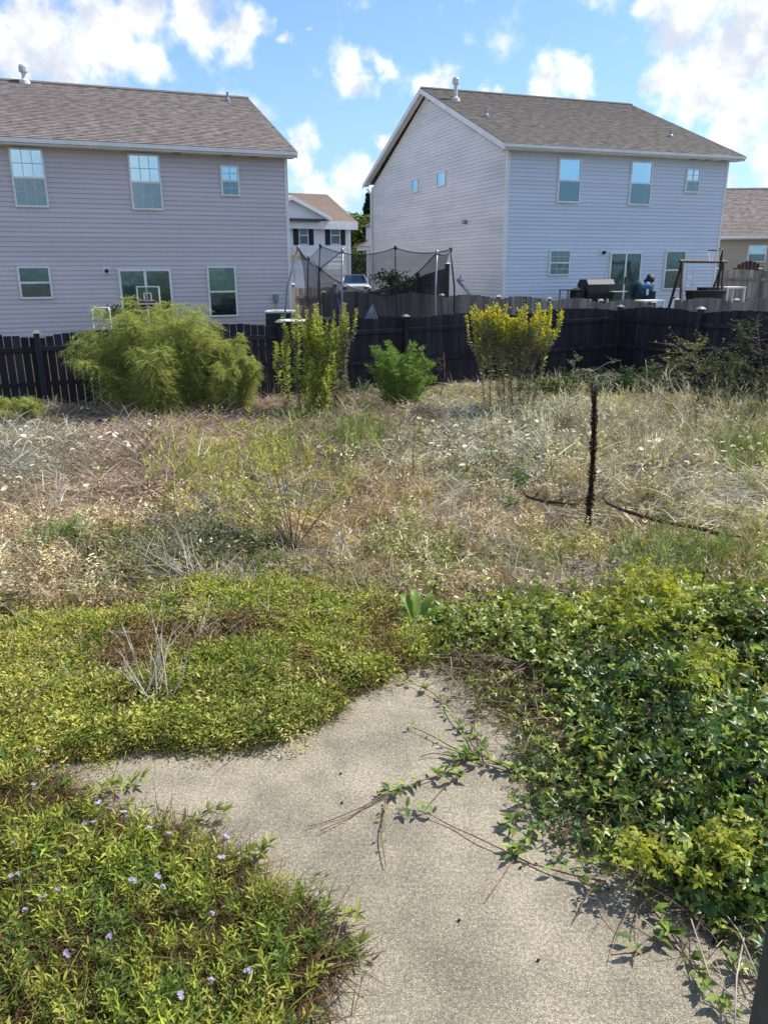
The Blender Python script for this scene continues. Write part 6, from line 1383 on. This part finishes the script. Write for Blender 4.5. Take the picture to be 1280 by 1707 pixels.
for k in range(16):
    t_ = random.uniform(.82, 1.0); p = Pn[0]*(1-t_)+Pn[-1]*t_; a = random.uniform(0, 2*pi); l = random.uniform(.12, .32); q_ = p+np.array([cos(a)*l, sin(a)*l, random.uniform(-.02, .14)]); b.tube([tuple(p), tuple((p+q_)/2+np.array([0, 0, .03])), tuple(q_)], [.004, .003, .001], 4, cap=False)
    for _ in range(4): s_ = p+(q_-p)*random.uniform(.4, 1); b.tube([tuple(s_), tuple(s_+np.array([random.gauss(0, .05), random.gauss(0, .05), random.uniform(-.02, .08)]))], [.002, .001], 3, cap=False)
b.build('branches', 'twig_pale', DT)
# fallen branches
def fallen(px, label, r, z=.05):
    P = [onz(x, y, z+.03) for x, y in px]
    for p in P: p[2] = float(gz(p[0], p[1]))+z+random.uniform(0, .03)
    b = MB(); b.tube([tuple(p) for p in P], r, 7); 
    for k in range(5): i = random.randint(1, len(P)-1); b.tube([tuple(P[i]), tuple(P[i]+np.array([random.gauss(0, .08), random.gauss(0, .08), .08]))], [r[i]*.5, r[i]*.2], 4)
    o = b.build('fallen_branch', 'bark_fallen', loc=tuple(P[0]), smooth=True); tag(o, label, 'branch')
fallen([(1003, 828), (1012, 838), (1040, 850), (1075, 860), (1110, 867), (1160, 878), (1200, 886), (1240, 892)], 'long fallen branch lying right of the dead trunk', [.010, .017, .020, .022, .023, .024, .022, .014], .19)
fallen([(872, 815), (878, 826), (905, 834), (930, 838), (955, 842)], 'short fallen branch with a hooked end left of the dead trunk', [.010, .018, .021, .019, .012], .20)
# arching bramble cane
c0 = onz(1185, 778, .1); c1 = atY(1056, 622, c0[1]+3.0); cm = atY(1120, 672, c0[1]+1.6)
o = MB().tube([tuple(c0), tuple(c0*.5+cm*.5+np.array([0, 0, .06])), tuple(cm), tuple(cm*.4+c1*.6+np.array([0, 0, .03])), tuple(c1)], [.010, .009, .008, .006, .003], 6); 
o.tube([tuple(cm*.4+c1*.6), tuple(atY(1075, 598, c1[1]))], [.004, .002], 4)
tag(o.build('bramble_cane', 'twig_pale', loc=tuple(c0), smooth=True), 'long pale bramble cane arching left over the field in front of the fence corner', 'cane')
# brambles at the right fence
for i, (a, b_, lb, nb, sd_) in enumerate((((1165, 690), (1160, 570), 'tangled thorny bramble bush in front of the right fence post', 34, 1), ((1215, 700), (1205, 590), 'dense dark bramble bush right of the fence post', 36, 2), ((1275, 700), (1262, 545), 'leafy bramble bush at the right edge of the photo', 36, 3), ((1110, 672), (1112, 600), 'low bramble at the left end of the bramble row', 22, 4), ((1330, 720), (1330, 560), 'bramble bush just outside the right edge by the fence', 24, 6))):
    twig_tree(a, b_, lb, 'bramble', 'bramble_bush', 'twig_brown', .010, nb, blen=.75, leaf='leaf_dark' if i != 0 else 'grey_leaf', nleaf=1900 if i in (1, 2, 4) else 600, lf=.05, spread=1.1, seed=sd_+30, sub=7, up=.25)
twig_tree((952, 672), (958, 600), 'thin pale weed with sparse leaves at the fence corner', 'weed', 'tall_weed', 'twig_pale', .008, 9, blen=.25, leaf='grey_leaf', nleaf=150, lf=.04, seed=41)
# green vines at the foot of the fence
IV = [proto('ivy_clump', trifol(90+i, 12, .14, .07), 'leaf_dark') for i in range(2)]
pts_ = []
for (cx_, cy_, rx, nn) in ((905, 640, 45, 40), (1000, 640, 60, 70), (1060, 640, 50, 60), (935, 655, 80, 30), (1120, 655, 60, 30), (600, 672, 40, 10)):
    for _ in range(nn):
        P0 = onz(cx_+RNG.normal(0, rx*.5), 662, .1); t = abs(RNG.normal(0, .22)); pts_.append((P0[0]+RNG.normal(0, .1), P0[1]+RNG.normal(0, .25), float(gz(P0[0], P0[1]))+t))
pts_ = np.array(pts_); q_ = (pts_[:, 0]-FQ[0])*FN[0]+(pts_[:, 1]-FQ[1])*FN[1]; pts_ = pts_[q_ < -.15]; n = len(pts_)
scatter('ivy_patch', pts_, euler(n, .4), np.ones((n, 3))*RNG.uniform(.7, 1.2, (n, 1)), RNG.integers(0, 2, n), IV, None, 'patch of green vines growing at the foot of the dark fence corner', 'vines')

# dock plant with broad leaves: each leaf a part
db = onz(700, 1062, .0); DK = empty('dock_plant', tuple(db), 'broad-leaved green plant growing at the top edge of the concrete', 'plant')
def bigleaf(base, a, L, wd, rise, drop, mat, parent, name='leaf'):
    n = 9; V = []; F = []
    d = np.array([cos(a), sin(a), 0]); s = np.array([-sin(a), cos(a), 0])
    for i in range(n+1):
        t = i/n; c = base+d*L*t*.85+s*(.02*sin(t*4+a*3)*t)+np.array([0, 0, rise*sin(t*pi*.66)-drop*t*t*1.6]); w_ = wd*.78*max(.05, (sin(pi*min(1, (t*.97)**.85))**1.15)) if t > .1 else wd*.10
        if i == n: w_ = .002
        z_ = .22*w_; V += [c+s*w_*.5+np.array([0, 0, z_]), c, c-s*w_*.5+np.array([0, 0, z_])]
    for i in range(n): k = i*3; F += [(k, k+1, k+4, k+3), (k+1, k+2, k+5, k+4)]
    return npmesh(name, np.array(V), [np.array(F)], mat, parent)
for (a, L, w_, ri, dr) in ((2.9, .40, .075, .22, .10), (2.3, .40, .11, .34, .06), (1.7, .34, .08, .36, .03), (1.1, .36, .085, .34, .05), (.6, .40, .09, .28, .08), (.15, .40, .11, .20, .08), (-.4, .28, .09, .14, .06), (3.5, .28, .08, .14, .06), (2.0, .3, .08, .2, .0), (.9, .28, .08, .18, .0), (-1.2, .22, .07, .10, .05), (4.1, .22, .07, .10, .05)):
    bigleaf(db+RNG.normal(0, .01, 3)*np.array([1, 1, 0]), a+random.uniform(-.1, .1), L, w_, ri, dr, 'dock_leaf', DK)
# spiky dark tuft
sb_ = onz(1133, 852, .0); SPT = empty('spiky_plant', tuple(sb_), 'small dark green tuft of narrow leaves beside the long fallen branch', 'plant')
for k in range(34): bigleaf(sb_+np.array([random.gauss(0, .03), random.gauss(0, .03), 0]), random.uniform(0, 2*pi), random.uniform(.14, .24), .018, random.uniform(.05, .16), .02, 'leaf_dark', SPT)
# green leaf tufts standing in the field
for (x, y, lb) in ((55, 905, 'fresh green leafy seedling at the far left of the dry field'), (425, 965, 'fresh green leafy seedling above the bright ground cover'), (1165, 800, 'pale green leafy plant in the dry stalks at the right'), (1030, 795, 'pale green leafy plant right of the dead trunk')):
    p = onz(x, y, .0); r_ = empty('seedling', tuple(p), lb, 'plant')
    for k in range(9): bigleaf(p, random.uniform(0, 2*pi), random.uniform(.12, .22), .05, random.uniform(.08, .22), .02, 'creeper_leaf', r_)

# --- grass strip and weeds hiding the foot of the houses behind the fence ----------
# window jamb of the room the photograph is taken from, at the lower right
j0 = onz(1304, 1600, 2.35); jx, jy = float(j0[0]), float(j0[1])
b = MB(); b.box(jx, jx+.10, jy-.03, jy+.03, 1.5, 3.4); tag(b.build('window_jamb', 'jamb_dark', loc=(jx, jy, 1.5)), 'dark window jamb edge in the bottom right corner, close to the camera', 'window frame')
